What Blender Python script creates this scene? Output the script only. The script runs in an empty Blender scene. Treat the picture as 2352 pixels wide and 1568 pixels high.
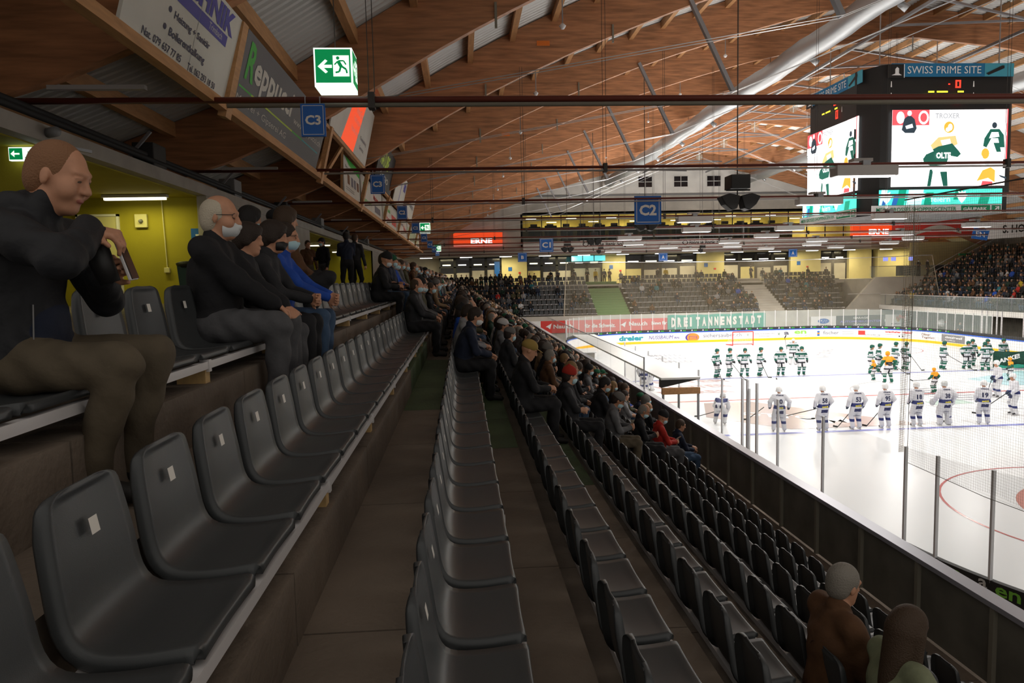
import bpy, math, random
import numpy as np
from math import sin, cos, pi, radians, sqrt, atan2
from mathutils import Vector, Matrix
random.seed(7)
C = bpy.context.scene.collection
S = bpy.context.scene

# ---------------------------------------------------------------- camera, world, exposure, main lights
def set_camera():
    # level origin at the photographer's eye; +Y runs along the stand, +X across the rink
    a, p, q = radians(3.900533), radians(-4.90218), -0.022
    w = Vector((sin(a)*cos(p), cos(a)*cos(p), sin(p)))
    r0 = Vector((cos(a), -sin(a), 0)); u0 = r0.cross(w)
    r = r0*cos(q)+u0*sin(q); u = -r0*sin(q)+u0*cos(q)
    cd = bpy.data.cameras.new('camera'); cam = bpy.data.objects.new('camera', cd); C.objects.link(cam)
    cd.sensor_width = 36; cd.lens = 1650*36/2352; cd.clip_start = .05; cd.clip_end = 400
    m = Matrix((r, u, -w)).transposed().to_4x4()
    cam.matrix_world = m; S.camera = cam
set_camera()
S.view_settings.view_transform = 'Standard'; S.view_settings.look = 'None'
S.view_settings.gamma = 1; S.view_settings.use_curve_mapping = False
S.view_settings.exposure = 0.0
W_ = bpy.data.worlds.new('hall_air'); S.world = W_; W_.use_nodes = True
W_.node_tree.nodes['Background'].inputs[0].default_value = (1, .93, .85, 1)
W_.node_tree.nodes['Background'].inputs[1].default_value = .50
S.cycles.max_bounces = 6; S.cycles.diffuse_bounces = 3; S.cycles.glossy_bounces = 2
S.cycles.transparent_max_bounces = 16; S.cycles.transmission_bounces = 2
S.cycles.use_denoising = True; S.cycles.use_adaptive_sampling = True; S.cycles.adaptive_threshold = .025; S.cycles.sample_clamp_indirect = 4
S.cycles.caustics_reflective = False; S.cycles.caustics_refractive = False
ICE = -6.4
LAMP_POWER = 450; LAMP_COL = (1, .965, .92)
LUMINAIRES = [(18, 10.25), (18, 27), (25.2, 12.75), (25.2, 22), (25.2, 31), (32.4, 10.6), (32.4, 19.8), (32.4, 29),
              (39.6, 13.07), (39.6, 18.4), (39.6, 29.4), (39.6, 36), (46.8, 11.0), (46.8, 20.2), (46.8, 29.5), (54, 13), (54, 20.4), (54, 27.3), (54, 35),
              (61.2, 17.8), (61.2, 23.4), (61.2, 30.5), (61.2, 37.5), (10.8, 18), (10.8, 30), (68.4, 14.5), (68.4, 22), (68.4, 29.5), (68.4, 36.5)]
def area(loc, sx, sy, power, col=(1, 1, 1), rot=(0, 0, 0), spread=None):
    l = bpy.data.lights.new('lamp_light', 'AREA'); l.shape = 'RECTANGLE'; l.size = sx; l.size_y = sy; l.energy = power; l.color = col
    if spread: l.spread = radians(spread)
    o = bpy.data.objects.new('lamp_light', l); C.objects.link(o); o.location = loc; o.rotation_euler = rot
    return o
for (ly, lx) in LUMINAIRES:
    f_ = {10.8: .15, 18: .55, 25.2: .8, 32.4: .95, 39.6: 1.0, 46.8: 1.05, 54: 1.2, 61.2: 1.3, 68.4: .55}[ly]
    area((lx, ly-.36, 2.38), 1.4, .28, LAMP_POWER*f_, LAMP_COL, spread=175)
    # added uplight above each fitting, put in to brighten roof and far gable
    u_ = {10.8: .5, 18: .75, 25.2: .55, 32.4: .5, 39.6: .6, 46.8: .8, 54: 1.3, 61.2: 2.4, 68.4: 3.2}[ly]
    if u_: area((lx, ly-.2, 2.90), .5, .28, LAMP_POWER*u_*.42, LAMP_COL, rot=(pi, 0, 0))
# fluorescent strips of the concourse behind the stand and of the end concourse
CONC = [(-7.0, 16.3, 1.86), (-7.4, 13.2, 1.86), (-7.2, 30.5, 1.86), (-7.2, 37, 1.86), (-7.2, 45, 1.86), (-7.2, 56, 1.86)]
for p_ in CONC:
    area(p_, 1.3, .12, 15, (1, .93, .35))
for lx in (-2, 5, 12, 19, 26, 33, 40, 47, 54):
    area((lx, 83.6, 2.6), 2.2, .3, 200, (1, .86, .5))
for lx in (12, 20, 28, 36, 44):
    area((lx, 88, 7.2), 3, .4, 160, (1, .82, .3))

# ---------------------------------------------------------------- materials
MATS = {}
def mat(name, col, rough=.6, metal=0., emis=0., noise=0., nscale=8., bump=0., bscale=40., alpha=None, spec=.4, stretch=None, col2=None):
    if name in MATS: return MATS[name]
    m = bpy.data.materials.new(name); m.use_nodes = True; nt = m.node_tree; N = nt.nodes; L = nt.links
    b = N['Principled BSDF']; b.inputs['Base Color'].default_value = (*col, 1)
    b.inputs['Roughness'].default_value = rough; b.inputs['Metallic'].default_value = metal
    b.inputs['Specular IOR Level'].default_value = spec
    if emis: b.inputs['Emission Color'].default_value = (*col, 1); b.inputs['Emission Strength'].default_value = emis
    if noise or bump:
        tc = N.new('ShaderNodeTexCoord'); mp = N.new('ShaderNodeMapping'); L.new(tc.outputs['Object'], mp.inputs[0])
        if stretch: mp.inputs['Scale'].default_value = stretch
    if noise:
        n = N.new('ShaderNodeTexNoise'); n.inputs['Scale'].default_value = nscale; n.inputs['Detail'].default_value = 5
        L.new(mp.outputs[0], n.inputs[0])
        r = N.new('ShaderNodeValToRGB'); L.new(n.outputs['Fac'], r.inputs[0])
        c2 = col2 or tuple(c*(1-noise) for c in col); c1 = tuple(min(1, c*(1+noise*.5)) for c in col)
        r.color_ramp.elements[0].position = .3; r.color_ramp.elements[1].position = .7
        r.color_ramp.elements[0].color = (*c2, 1); r.color_ramp.elements[1].color = (*c1, 1)
        L.new(r.outputs[0], b.inputs['Base Color'])
    if bump:
        n2 = N.new('ShaderNodeTexNoise'); n2.inputs['Scale'].default_value = bscale; n2.inputs['Detail'].default_value = 3
        L.new(mp.outputs[0], n2.inputs[0])
        bp = N.new('ShaderNodeBump'); bp.inputs['Strength'].default_value = bump; bp.inputs['Distance'].default_value = .02
        L.new(n2.outputs['Fac'], bp.inputs['Height']); L.new(bp.outputs[0], b.inputs['Normal'])
    if alpha is not None:
        tr = N.new('ShaderNodeBsdfTransparent'); mx = N.new('ShaderNodeMixShader'); mx.inputs[0].default_value = alpha
        L.new(tr.outputs[0], mx.inputs[1]); L.new(b.outputs[0], mx.inputs[2]); L.new(mx.outputs[0], N['Material Output'].inputs[0])
    MATS[name] = m; return m
def grey(name, v, **k): return mat(name, (v, v, v), **k)
M = dict(
    seat=mat('seat_plastic', (.047, .051, .053), .42, noise=.08, nscale=1.5, bump=.05, bscale=300),
    sticker=mat('sticker', (.75, .72, .66), .6), rail=mat('aluminium_rail', (.62, .60, .60), .4, .1),
    conc=mat('concrete', (.19, .15, .115), .8, noise=.35, nscale=1.3, bump=.3, bscale=30),
    concg=mat('concrete_green', (.08, .12, .055), .7, noise=.3, nscale=2, bump=.2),
    concwall=mat('concrete_wall', (.50, .47, .41), .85, noise=.22, nscale=.5, bump=.2, bscale=6),
    conclight=mat('concrete_light', (.80, .78, .73), .85, noise=.15, nscale=.6, bump=.1),
    plank=mat('dark_plank', (.05, .035, .022), .6, noise=.4, nscale=6, stretch=(8, .6, 8)),
    panel=mat('black_panel', (.19, .18, .15), .45, noise=.3, nscale=2),
    frame=mat('steel_frame', (.26, .24, .19), .6), cap=mat('rail_cap', (.42, .42, .47), .35, .3),
    wood=mat('glulam', (.50, .23, .11), .55, noise=.38, nscale=2.2, stretch=(.5, 3, 5), bump=.1, bscale=20),
    woodlt=mat('pale_timber', (.50, .26, .11), .6, noise=.2, nscale=4, stretch=(4, .6, 4)),
    block=mat('wood_block', (.55, .36, .15), .6, noise=.25, nscale=20),
    corr=mat('corrugated_sheet', (.72, .72, .70), .45, .2),
    duct=mat('duct_foil', (.42, .43, .44), .42, .6, bump=.5, bscale=3), steel=mat('galvanised_steel', (.33, .34, .36), .45, .6),
    pipe=mat('red_pipe', (.16, .035, .022), .45), conduit=mat('grey_conduit', (.45, .43, .42), .5), wire=mat('steel_wire', (.5, .5, .5), .4, .5),
    darkwire=mat('dark_wire', (.05, .045, .04), .6),
    yellow=mat('olive_painted_wall', (.37, .315, .02), .8, noise=.12, nscale=1.2, bump=.1),
    yellowend=mat('cream_concrete', (.62, .55, .27), .8, noise=.12, nscale=.8),
    door=mat('door_leaf', (.68, .62, .30), .6), edgebeam=mat('edge_beam', (.36, .33, .29), .8, noise=.15, nscale=2),
    white=mat('white_paint', (.78, .78, .78), .5), lamp=mat('lamp_white', (1, .98, .95), emis=4.), lampbody=mat('lamp_body', (.5, .48, .46), .5),
    tube=mat('lamp_tube', (1, .95, .65), emis=3.),
    blue=mat('sign_blue', (.012, .12, .45), .45), green=mat('exit_green', (.0, .32, .09), .5, emis=.55), exitw=mat('exit_white', (.85, .95, .85), .5, emis=1.1),
    black=grey('black', .012, rough=.5), dark=grey('dark_grey', .03, rough=.6), mid=grey('mid_grey', .2, rough=.5),
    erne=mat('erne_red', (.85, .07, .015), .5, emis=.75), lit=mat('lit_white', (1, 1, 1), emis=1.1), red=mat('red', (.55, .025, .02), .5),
    glass=mat('clear_glass', (.75, .85, .8), .05, alpha=.10, spec=.6), glassg=mat('greenish_glass', (.5, .62, .54), .1, alpha=.16, spec=.6),
    dglass=mat('dark_glass', (.015, .015, .018), .12, spec=.7),
    silver=mat('silver_profile', (.85, .86, .9), .4), net=mat('far_net', (.46, .38, .24), .9, alpha=.13), string=mat('net_string', (.16, .15, .12), .8), rope=mat('net_rope', (.42, .36, .27), .9),
    bwhite=mat('board_white', (.78, .78, .77), .35, noise=.04, nscale=1.5), byellow=mat('kick_yellow', (.85, .48, .01), .4), bblue=mat('cap_blue', (.03, .12, .55), .35),
    ledg=mat('lime_print', (.25, .65, .08), .5), teal=mat('teal_print', (.02, .28, .34), .5), purple=mat('violet_print', (.07, .04, .28), .5),
    orange=mat('orange_print', (.85, .22, .03), .5), greyp=mat('grey_print', (.12, .12, .16), .5), banner=mat('green_banner', (.02, .30, .21), .6),
    nau=mat('red_banner', (.62, .04, .03), .5), navy=mat('navy', (.012, .017, .06), .6), brown=mat('brown_print', (.16, .06, .02), .6),
)
def ice_mat():
    m = bpy.data.materials.new('ice'); m.use_nodes = True; nt = m.node_tree; N = nt.nodes; L = nt.links; b = N['Principled BSDF']
    tc = N.new('ShaderNodeTexCoord'); n = N.new('ShaderNodeTexNoise'); n.inputs['Scale'].default_value = .35; n.inputs['Detail'].default_value = 6
    L.new(tc.outputs['Object'], n.inputs[0]); r = N.new('ShaderNodeValToRGB'); L.new(n.outputs['Fac'], r.inputs[0])
    r.color_ramp.elements[0].color = (.72, .74, .76, 1); r.color_ramp.elements[1].color = (.84, .845, .85, 1)
    L.new(r.outputs[0], b.inputs['Base Color']); b.inputs['Roughness'].default_value = .28
    b.inputs['Specular IOR Level'].default_value = .25
    n2 = N.new('ShaderNodeTexNoise'); n2.inputs['Scale'].default_value = 6; L.new(tc.outputs['Object'], n2.inputs[0])
    bp = N.new('ShaderNodeBump'); bp.inputs['Strength'].default_value = .12; bp.inputs['Distance'].default_value = .01
    L.new(n2.outputs['Fac'], bp.inputs['Height']); L.new(bp.outputs[0], b.inputs['Normal'])
    return m
M['ice'] = ice_mat()
for k_, c_ in dict(red='.55,.12,.12', blue='.25,.28,.62', grey='.45,.46,.50', brown='.52,.42,.40', crease='.45,.68,.85').items():
    M['ice_'+k_] = mat('ice_paint_'+k_, tuple(map(float, c_.split(','))), .2, spec=.28)

# ---------------------------------------------------------------- mesh helpers
class MB:
    def __init__(s): s.v = []; s.f = []; s.m = []
    def add(s, vs, fs, mi=0):
        o = len(s.v); s.v += [tuple(v) for v in vs]; s.f += [tuple(i+o for i in f) for f in fs]; s.m += [mi]*len(fs); return s
    def box(s, x0, x1, y0, y1, z0, z1, mi=0):
        return s.add([(x, y, z) for x in (x0, x1) for y in (y0, y1) for z in (z0, z1)],
                     [(0, 1, 3, 2), (4, 6, 7, 5), (0, 4, 5, 1), (2, 3, 7, 6), (0, 2, 6, 4), (1, 5, 7, 3)], mi)
    def bar(s, a, b, w, h, mi=0, up=(0, 0, 1)):
        a = Vector(a); b = Vector(b); d = (b-a).normalized(); up = Vector(up)
        if abs(d.dot(up)) > .98: up = Vector((1, 0, 0))
        x = d.cross(up).normalized()*w/2; y = x.cross(d).normalized()*h/2
        return s.add([p+sx*x+sy*y for p in (a, b) for sx, sy in ((-1, -1), (1, -1), (1, 1), (-1, 1))],
                     [(0, 1, 2, 3), (7, 6, 5, 4), (0, 4, 5, 1), (1, 5, 6, 2), (2, 6, 7, 3), (3, 7, 4, 0)], mi)
    def tube(s, pts, r, n=8, mi=0, cap=True):
        pts = [Vector(p) for p in pts]; rs = r if isinstance(r, (list, tuple)) else [r]*len(pts); vs = []; fs = []
        d0 = (pts[1]-pts[0]).normalized(); ref = Vector((0, 0, 1)) if abs(d0.z) < .9 else Vector((1, 0, 0))
        for i, p in enumerate(pts):
            d = (pts[min(i+1, len(pts)-1)]-pts[max(i-1, 0)]).normalized(); x = d.cross(ref).normalized(); y = x.cross(d)
            vs += [p+(x*cos(2*pi*k/n)+y*sin(2*pi*k/n))*rs[i] for k in range(n)]
        for i in range(len(pts)-1):
            fs += [(i*n+k, i*n+(k+1) % n, (i+1)*n+(k+1) % n, (i+1)*n+k) for k in range(n)]
        if cap: fs += [tuple(range(n))[::-1], tuple(range((len(pts)-1)*n, len(pts)*n))]
        return s.add(vs, fs, mi)
    def quad(s, a, b, c, d, mi=0): return s.add([a, b, c, d], [(0, 1, 2, 3)], mi)
    def prism(s, poly, axis, a, b, mi=0):
        # poly of 2D points extruded along axis ('x','y','z') from a to b
        def P(u, v, t): return {'x': (t, u, v), 'y': (u, t, v), 'z': (u, v, t)}[axis]
        n = len(poly)
        return s.add([P(u, v, a) for u, v in poly]+[P(u, v, b) for u, v in poly],
                     [tuple(range(n)), tuple(range(2*n-1, n-1, -1))]+[(i, i+n, (i+1) % n+n, (i+1) % n) for i in range(n)], mi)
    def build(s, name, mats, parent=None, smooth=False):
        me = bpy.data.meshes.new(name); me.from_pydata(s.v, [], s.f)
        for m in (mats if isinstance(mats, (list, tuple)) else [mats]): me.materials.append(M[m] if isinstance(m, str) else m)
        if any(s.m): me.polygons.foreach_set('material_index', s.m)
        if smooth: me.polygons.foreach_set('use_smooth', [True]*len(s.f))
        me.update(); return link(name, me, parent)
def link(name, me, parent=None):
    o = bpy.data.objects.new(name, me); C.objects.link(o)
    if parent is not None: o.parent = parent; o.matrix_parent_inverse = parent.matrix_basis.inverted()
    return o
def tag(o, label, cat, group=None):
    o['label'] = label; o['category'] = cat
    if group: o['group'] = group
    return o
def thing(name, label, cat, loc=(0, 0, 0), rz=0, group=None):
    o = bpy.data.objects.new(name, None); C.objects.link(o); o.location = loc; o.rotation_euler = (0, 0, rz)
    o.empty_display_size = .1; return tag(o, label, cat, group)
def struct(o): o['kind'] = 'structure'; return o
def bevel(o, w=.01, n=2):
    m = o.modifiers.new('bevel', 'BEVEL'); m.width = w; m.segments = n; m.limit_method = 'ANGLE'; return o
KIDS = {}
def family(root):
    out = [o for o in C.objects if o.parent == root]; return out
def copy_tree(root, kids, loc=None, rz=None):
    r = root.copy(); C.objects.link(r)
    if loc is not None: r.location = loc
    if rz is not None: r.rotation_euler = (0, 0, rz)
    out = []
    for c, subs in kids:
        k = c.copy(); k.parent = r; C.objects.link(k); out.append(k)
        for g in subs:
            g2 = g.copy(); g2.parent = k; C.objects.link(g2)
    return r, out
ORD = 'first second third fourth fifth sixth seventh eighth ninth tenth eleventh twelfth thirteenth fourteenth fifteenth sixteenth seventeenth eighteenth nineteenth twentieth'.split()
TENS = {2: 'twenty', 3: 'thirty', 4: 'forty', 5: 'fifty', 6: 'sixty', 7: 'seventy', 8: 'eighty', 9: 'ninety'}
def ordinal(n):
    if n <= 20: return ORD[n-1]
    if n >= 100: return 'hundredth' if n == 100 else 'hundred-and-'+ordinal(n-100)
    t, u = divmod(n, 10); return TENS[t][:-1]+'ieth' if u == 0 else TENS[t]+'-'+ORD[u-1]
# lettering -------------------------------------------------------
TXT = {}
def text_verts(s, bold=.0):
    if (s, bold) in TXT: return TXT[(s, bold)]
    cu = bpy.data.curves.new('t', 'FONT'); cu.body = s; cu.resolution_u = 2; cu.offset = bold; cu.fill_mode = 'FRONT'
    o = bpy.data.objects.new('t', cu); C.objects.link(o); dg = bpy.context.evaluated_depsgraph_get(); dg.update()
    me = bpy.data.meshes.new_from_object(o.evaluated_get(dg))
    vs = [tuple(v.co) for v in me.vertices]; fs = [tuple(p.vertices) for p in me.polygons]
    bpy.data.objects.remove(o); bpy.data.curves.remove(cu); bpy.data.meshes.remove(me)
    xs = [v[0] for v in vs]; ys = [v[1] for v in vs]; x0, x1, y0, y1 = min(xs), max(xs), min(ys), max(ys)
    r = ([((x-x0)/(x1-x0), (y-y0)/(y1-y0)) for x, y, z in vs], fs, (x1-x0)/(y1-y0)); TXT[(s, bold)] = r; return r
def text(s, o, xd, yd, h, m, parent=None, w=None, bold=.02, name='lettering', fn=None, shear=0):
    """letters filling the box with lower-left corner o, width along xd and height along yd"""
    vs, fs, asp = text_verts(s, bold); w = w or h*asp
    if fn: co = [fn(x*w+shear*y*h, y*h) for x, y in vs]
    else:
        o = Vector(o); xd = Vector(xd).normalized(); yd = Vector(yd).normalized(); co = [o+xd*(x*w+shear*y*h)+yd*y*h for x, y in vs]
    b = MB(); b.add(co, fs); return b.build(name, m, parent)

# ---------------------------------------------------------------- implicit-surface bodies (one continuous skin)
def cone(a, b, r0, r1, m, k=.03): return ('c', np.array(a, float), np.array(b, float), r0, r1, m, k)
def ell(c, r, m, k=.03, R=None): return ('e', np.array(c, float), np.array(r, float), R, None, m, k)
def sdf_mesh(prims, h, name, mats, paint=None, cut=None, folds=0.):
    lo = np.min([np.minimum(p[1], p[2])-max(p[3], p[4]) if p[0] == 'c' else p[1]-max(p[2]) for p in prims], 0)-3*h
    hi = np.max([np.maximum(p[1], p[2])+max(p[3], p[4]) if p[0] == 'c' else p[1]+max(p[2]) for p in prims], 0)+3*h
    n = np.ceil((hi-lo)/h).astype(int)+1
    ax = [lo[i]+h*np.arange(n[i]) for i in range(3)]
    D = np.full(n, 1e3, np.float32); B = np.full(n, 1e3, np.float32); Lb = np.zeros(n, np.int8)
    for p in prims:
        k = p[6]; mg = k+2.5*h
        if p[0] == 'c': l = np.minimum(p[1]-p[3], p[2]-p[4]); u = np.maximum(p[1]+p[3], p[2]+p[4])
        else: rr = max(p[2]) if p[3] is not None else p[2]; l = p[1]-rr; u = p[1]+rr
        s = tuple(slice(max(0, int((l[i]-mg-lo[i])/h)), min(n[i], int((u[i]+mg-lo[i])/h)+2)) for i in range(3))
        X = np.meshgrid(*[ax[i][s[i]] for i in range(3)], indexing='ij', sparse=True)
        if p[0] == 'c':
            v = p[2]-p[1]; L2 = max(float(v@v), 1e-12)
            t = np.clip(((X[0]-p[1][0])*v[0]+(X[1]-p[1][1])*v[1]+(X[2]-p[1][2])*v[2])/L2, 0, 1)
            d = np.sqrt((X[0]-p[1][0]-t*v[0])**2+(X[1]-p[1][1]-t*v[1])**2+(X[2]-p[1][2]-t*v[2])**2)-(p[3]+(p[4]-p[3])*t)
        else:
            q = [X[i]-p[1][i] for i in range(3)]
            if p[3] is not None: R = p[3]; q = [R[0][j]*q[0]+R[1][j]*q[1]+R[2][j]*q[2] for j in range(3)]
            r = p[2]; k0 = np.sqrt((q[0]/r[0])**2+(q[1]/r[1])**2+(q[2]/r[2])**2)
            k1 = np.sqrt((q[0]/r[0]**2)**2+(q[1]/r[1]**2)**2+(q[2]/r[2]**2)**2)+1e-9
            d = k0*(k0-1)/k1
        d = d.astype(np.float32); Ds = D[s]; hh = np.maximum(k-np.abs(Ds-d), 0)/k
        D[s] = np.minimum(Ds, d)-hh*hh*k*.25
        bb = B[s]; mk = d < bb; B[s] = np.where(mk, d, bb); Lb[s] = np.where(mk, p[5], Lb[s])
    if cut is not None:
        X = np.meshgrid(*ax, indexing='ij', sparse=True); D = np.maximum(D, cut(X[0], X[1], X[2])).astype(np.float32)
    sg = D < 0
    cs = np.zeros(n-1, np.uint8)
    for i in (0, 1):
        for j in (0, 1):
            for k in (0, 1): cs += sg[i:n[0]-1+i, j:n[1]-1+j, k:n[2]-1+k]
    act = (cs > 0) & (cs < 8); idx = np.full(act.shape, -1, np.int64); ids = np.argwhere(act); idx[act] = np.arange(len(ids))
    P = np.zeros((len(ids), 3)); W = np.zeros(len(ids)); i0, j0, k0 = ids.T
    for (a, b) in [((0,0,0),(1,0,0)),((0,1,0),(1,1,0)),((0,0,1),(1,0,1)),((0,1,1),(1,1,1)),((0,0,0),(0,1,0)),((1,0,0),(1,1,0)),((0,0,1),(0,1,1)),((1,0,1),(1,1,1)),((0,0,0),(0,0,1)),((1,0,0),(1,0,1)),((0,1,0),(0,1,1)),((1,1,0),(1,1,1))]:
        da = D[i0+a[0], j0+a[1], k0+a[2]]; db = D[i0+b[0], j0+b[1], k0+b[2]]; mk = (da < 0) != (db < 0)
        t = np.where(mk, da/np.where(da == db, 1, da-db), 0)
        for q in range(3): P[:, q] += np.where(mk, a[q]+t*(b[q]-a[q]), 0)
        W += mk
    P = P/W[:, None]+ids; co = lo+P*h
    F = []
    def quads(axis):
        sl = [slice(1, -1)]*3; a = [slice(1, n[i]-1) for i in range(3)]; a[axis] = slice(0, n[axis]-1); b = list(a); b[axis] = slice(1, n[axis])
        A = sg[tuple(a)]; Bq = sg[tuple(b)]; ch = A != Bq; pts = np.argwhere(ch); fl = A[ch]
        off = [1, 1, 1]; off[axis] = 0; pts = pts+off; u, v = [(1, 2), (2, 0), (0, 1)][axis]
        def g(du, dv):
            q = pts.copy(); q[:, u] -= du; q[:, v] -= dv; return idx[q[:, 0], q[:, 1], q[:, 2]]
        f = np.stack([g(1, 1), g(0, 1), g(0, 0), g(1, 0)], 1); f[~fl] = f[~fl][:, ::-1]; F.append(f)
    for a in range(3): quads(a)
    F = np.concatenate(F); F = F[(F >= 0).all(1)]
    # light smoothing
    me = bpy.data.meshes.new(name); me.vertices.add(len(co)); me.vertices.foreach_set('co', co.astype(np.float32).ravel())
    me.loops.add(F.size); me.loops.foreach_set('vertex_index', F.ravel().astype(np.int32))
    me.polygons.add(len(F)); me.polygons.foreach_set('loop_start', np.arange(0, F.size, 4, dtype=np.int32))
    me.update(calc_edges=True)
    E_ = np.empty(len(me.edges)*2, np.int32); me.edges.foreach_get('vertices', E_); E_ = E_.reshape(-1, 2)
    ci = np.clip(np.round(P).astype(int), 0, n-1); lv = Lb[ci[:, 0], ci[:, 1], ci[:, 2]]
    OH = np.zeros((len(co), 8), np.float32); OH[np.arange(len(co)), lv] = 1; deg = np.bincount(E_.ravel(), minlength=len(co)).astype(np.float32)[:, None]
    if len(set(lv.tolist())) > 1:
        for _ in range(5):
            N2 = np.stack([np.bincount(E_[:, 0], OH[E_[:, 1], q], len(co))+np.bincount(E_[:, 1], OH[E_[:, 0], q], len(co)) for q in range(8)], 1); OH = (.35*OH+.65*N2/np.maximum(deg, 1)).astype(np.float32)
    fl = OH[F].sum(1).argmax(1).astype(np.int32)
    if len(set(fl.tolist())) > 1 and paint is None:      # draw the seams between clothes into smooth curves
        nv = len(co); a = F; b = np.roll(F, -1, 1); key = np.minimum(a, b).astype(np.int64)*nv+np.maximum(a, b); key = key.ravel(); lab = np.repeat(fl, 4)
        o_ = np.argsort(key, kind='stable'); k2 = key[o_]; l2 = lab[o_]; sm = (k2[:-1] == k2[1:]) & (l2[:-1] != l2[1:]); ke = k2[:-1][sm]; ea, eb = ke//nv, ke % nv
        dg = np.bincount(np.concatenate([ea, eb]), minlength=nv)
        for _ in range(6):
            acc = np.stack([np.bincount(ea, co[eb, q], nv)+np.bincount(eb, co[ea, q], nv) for q in range(3)], 1); on = dg >= 2
            co[on] = .45*co[on]+.55*acc[on]/dg[on][:, None]
        me.vertices.foreach_set('co', co.astype(np.float32).ravel()); me.update()
    if folds:
        nr = np.empty(len(co)*3, np.float32); me.vertices.foreach_get('normal', nr); nr = nr.reshape(-1, 3); cl = OH[:, 1]+OH[:, 2]; x, y, z = co.T
        d = sin_(21*x+3.1*np.sin(9*z+4*y)+2.6*np.sin(13*y))*sin_(16*z+3.3*np.sin(8*y+5*x)+5*x)+.45*sin_(31*z+3*np.sin(14*x+7*y)+12*y)*sin_(26*x-11*y)
        me.vertices.foreach_set('co', (co+nr*(d*folds*cl)[:, None]).astype(np.float32).ravel())
    if paint is not None: fl = paint(co[F].mean(1), fl).astype(np.int32)
    for m in mats: me.materials.append(M[m] if isinstance(m, str) else m)
    me.polygons.foreach_set('material_index', fl); me.polygons.foreach_set('use_smooth', np.ones(len(F), bool)); me.update()
    return me
sin_ = np.sin
def rotm(yaw=0, pitch=0, roll=0):
    return np.array((Matrix.Rotation(yaw, 3, 'Z') @ Matrix.Rotation(pitch, 3, 'Y') @ Matrix.Rotation(roll, 3, 'X')))
SK, JK, TR, SH, X4, X5, X6 = range(7)       # skin, upper clothes, trousers, shoes, extra slots
def head_prims(c, R, s=1., hires=False):
    c = np.array(c, float)
    def e(o, r, m=SK, k=.02, q=None): return ell(c+R@(np.array(o)*s), np.array(r)*s, m, k, R if q is None else R@q)
    out = [e((-.012, 0, .03), (.099, .077, .098)), e((.022, 0, -.045), (.070, .060, .078), k=.03), e((.058, 0, -.1), (.028, .032, .022), k=.03),
           cone(c+R@(np.array((.090, 0, .018))*s), c+R@(np.array((.108, 0, -.026))*s), .008*s, .015*s, SK, .012),
           e((.074, 0, .034), (.026, .052, .014)), e((.086, 0, -.062), (.013, .026, .009), X4 if hires else SK, .008)]
    for y in (-1, 1):
        out += [e((-.008, .078*y, -.006), (.019, .008, .031), k=.008, q=rotm(.3*y)), cone(c+R@(np.array((.093, .008*y, -.028))*s), c+R@(np.array((.1, .014*y, -.03))*s), .009*s, .008*s, SK, .008)]
        if hires: out += [e((.080, .031*y, .010), (.012, .016, .008), X5, .003), e((.083, .032*y, .017), (.011, .019, .006), SK, .004),
                          e((.062, .052*y, -.03), (.03, .02, .03), k=.03)]
    return out
def ik(a, b, l1, l2, pole):
    a = np.array(a, float); b = np.array(b, float); v = b-a; d = min(np.linalg.norm(v), (l1+l2)*.999); v = v/np.linalg.norm(v); b = a+v*d
    x = (l1*l1-l2*l2+d*d)/(2*d); y = sqrt(max(l1*l1-x*x, 0)); p = np.array(pole, float); p = p-v*(p@v); p /= np.linalg.norm(p)+1e-9
    return a+v*x+p*y, b
def hand_prims(w, d, n, side, s=1., curl=.7, m=SK, fr=.009, spread=1.):
    """w wrist, d direction, n palm normal, side = +-1 where the thumb leaves"""
    w = np.array(w, float); d = np.array(d, float); d /= np.linalg.norm(d); n = np.array(n, float); n = n-d*(n@d); n /= np.linalg.norm(n); t = np.cross(d, n)*side
    out = []
    for i, (o, L) in enumerate(((.033, .070), (.011, .078), (-.011, .073), (-.032, .058))):
        b0 = w+t*o*.5*s; b1 = w+d*(.088-abs(o-.005)*.25)*s+t*o*s*spread; out.append(cone(b0, b1, .014*s, .0125*s, m, .012))
        c = curl+.08*i; a1 = d*cos(c)+n*sin(c); a2 = d*cos(2*c)+n*sin(2*c); p1 = b1+a1*L*.52*s; p2 = p1+a2*L*.48*s
        out += [cone(b1, p1, fr*1.1*s, fr*s, m, .004), cone(p1, p2, fr*s, fr*.82*s, m, .004)]
    tb = w+d*.028*s+t*.026*s; a = d*.62+t*.72+n*.35*curl; a /= np.linalg.norm(a); a2 = d*.85+t*.35+n*.5*curl; a2 /= np.linalg.norm(a2)
    p1 = tb+a*.042*s; out += [cone(w+d*.01*s, tb, .016*s, .016*s, m, .012), cone(tb, p1, .014*s, .0115*s, m, .008), cone(p1, p1+a2*.034*s, .011*s, .009*s, m, .005)]
    return out
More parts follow.
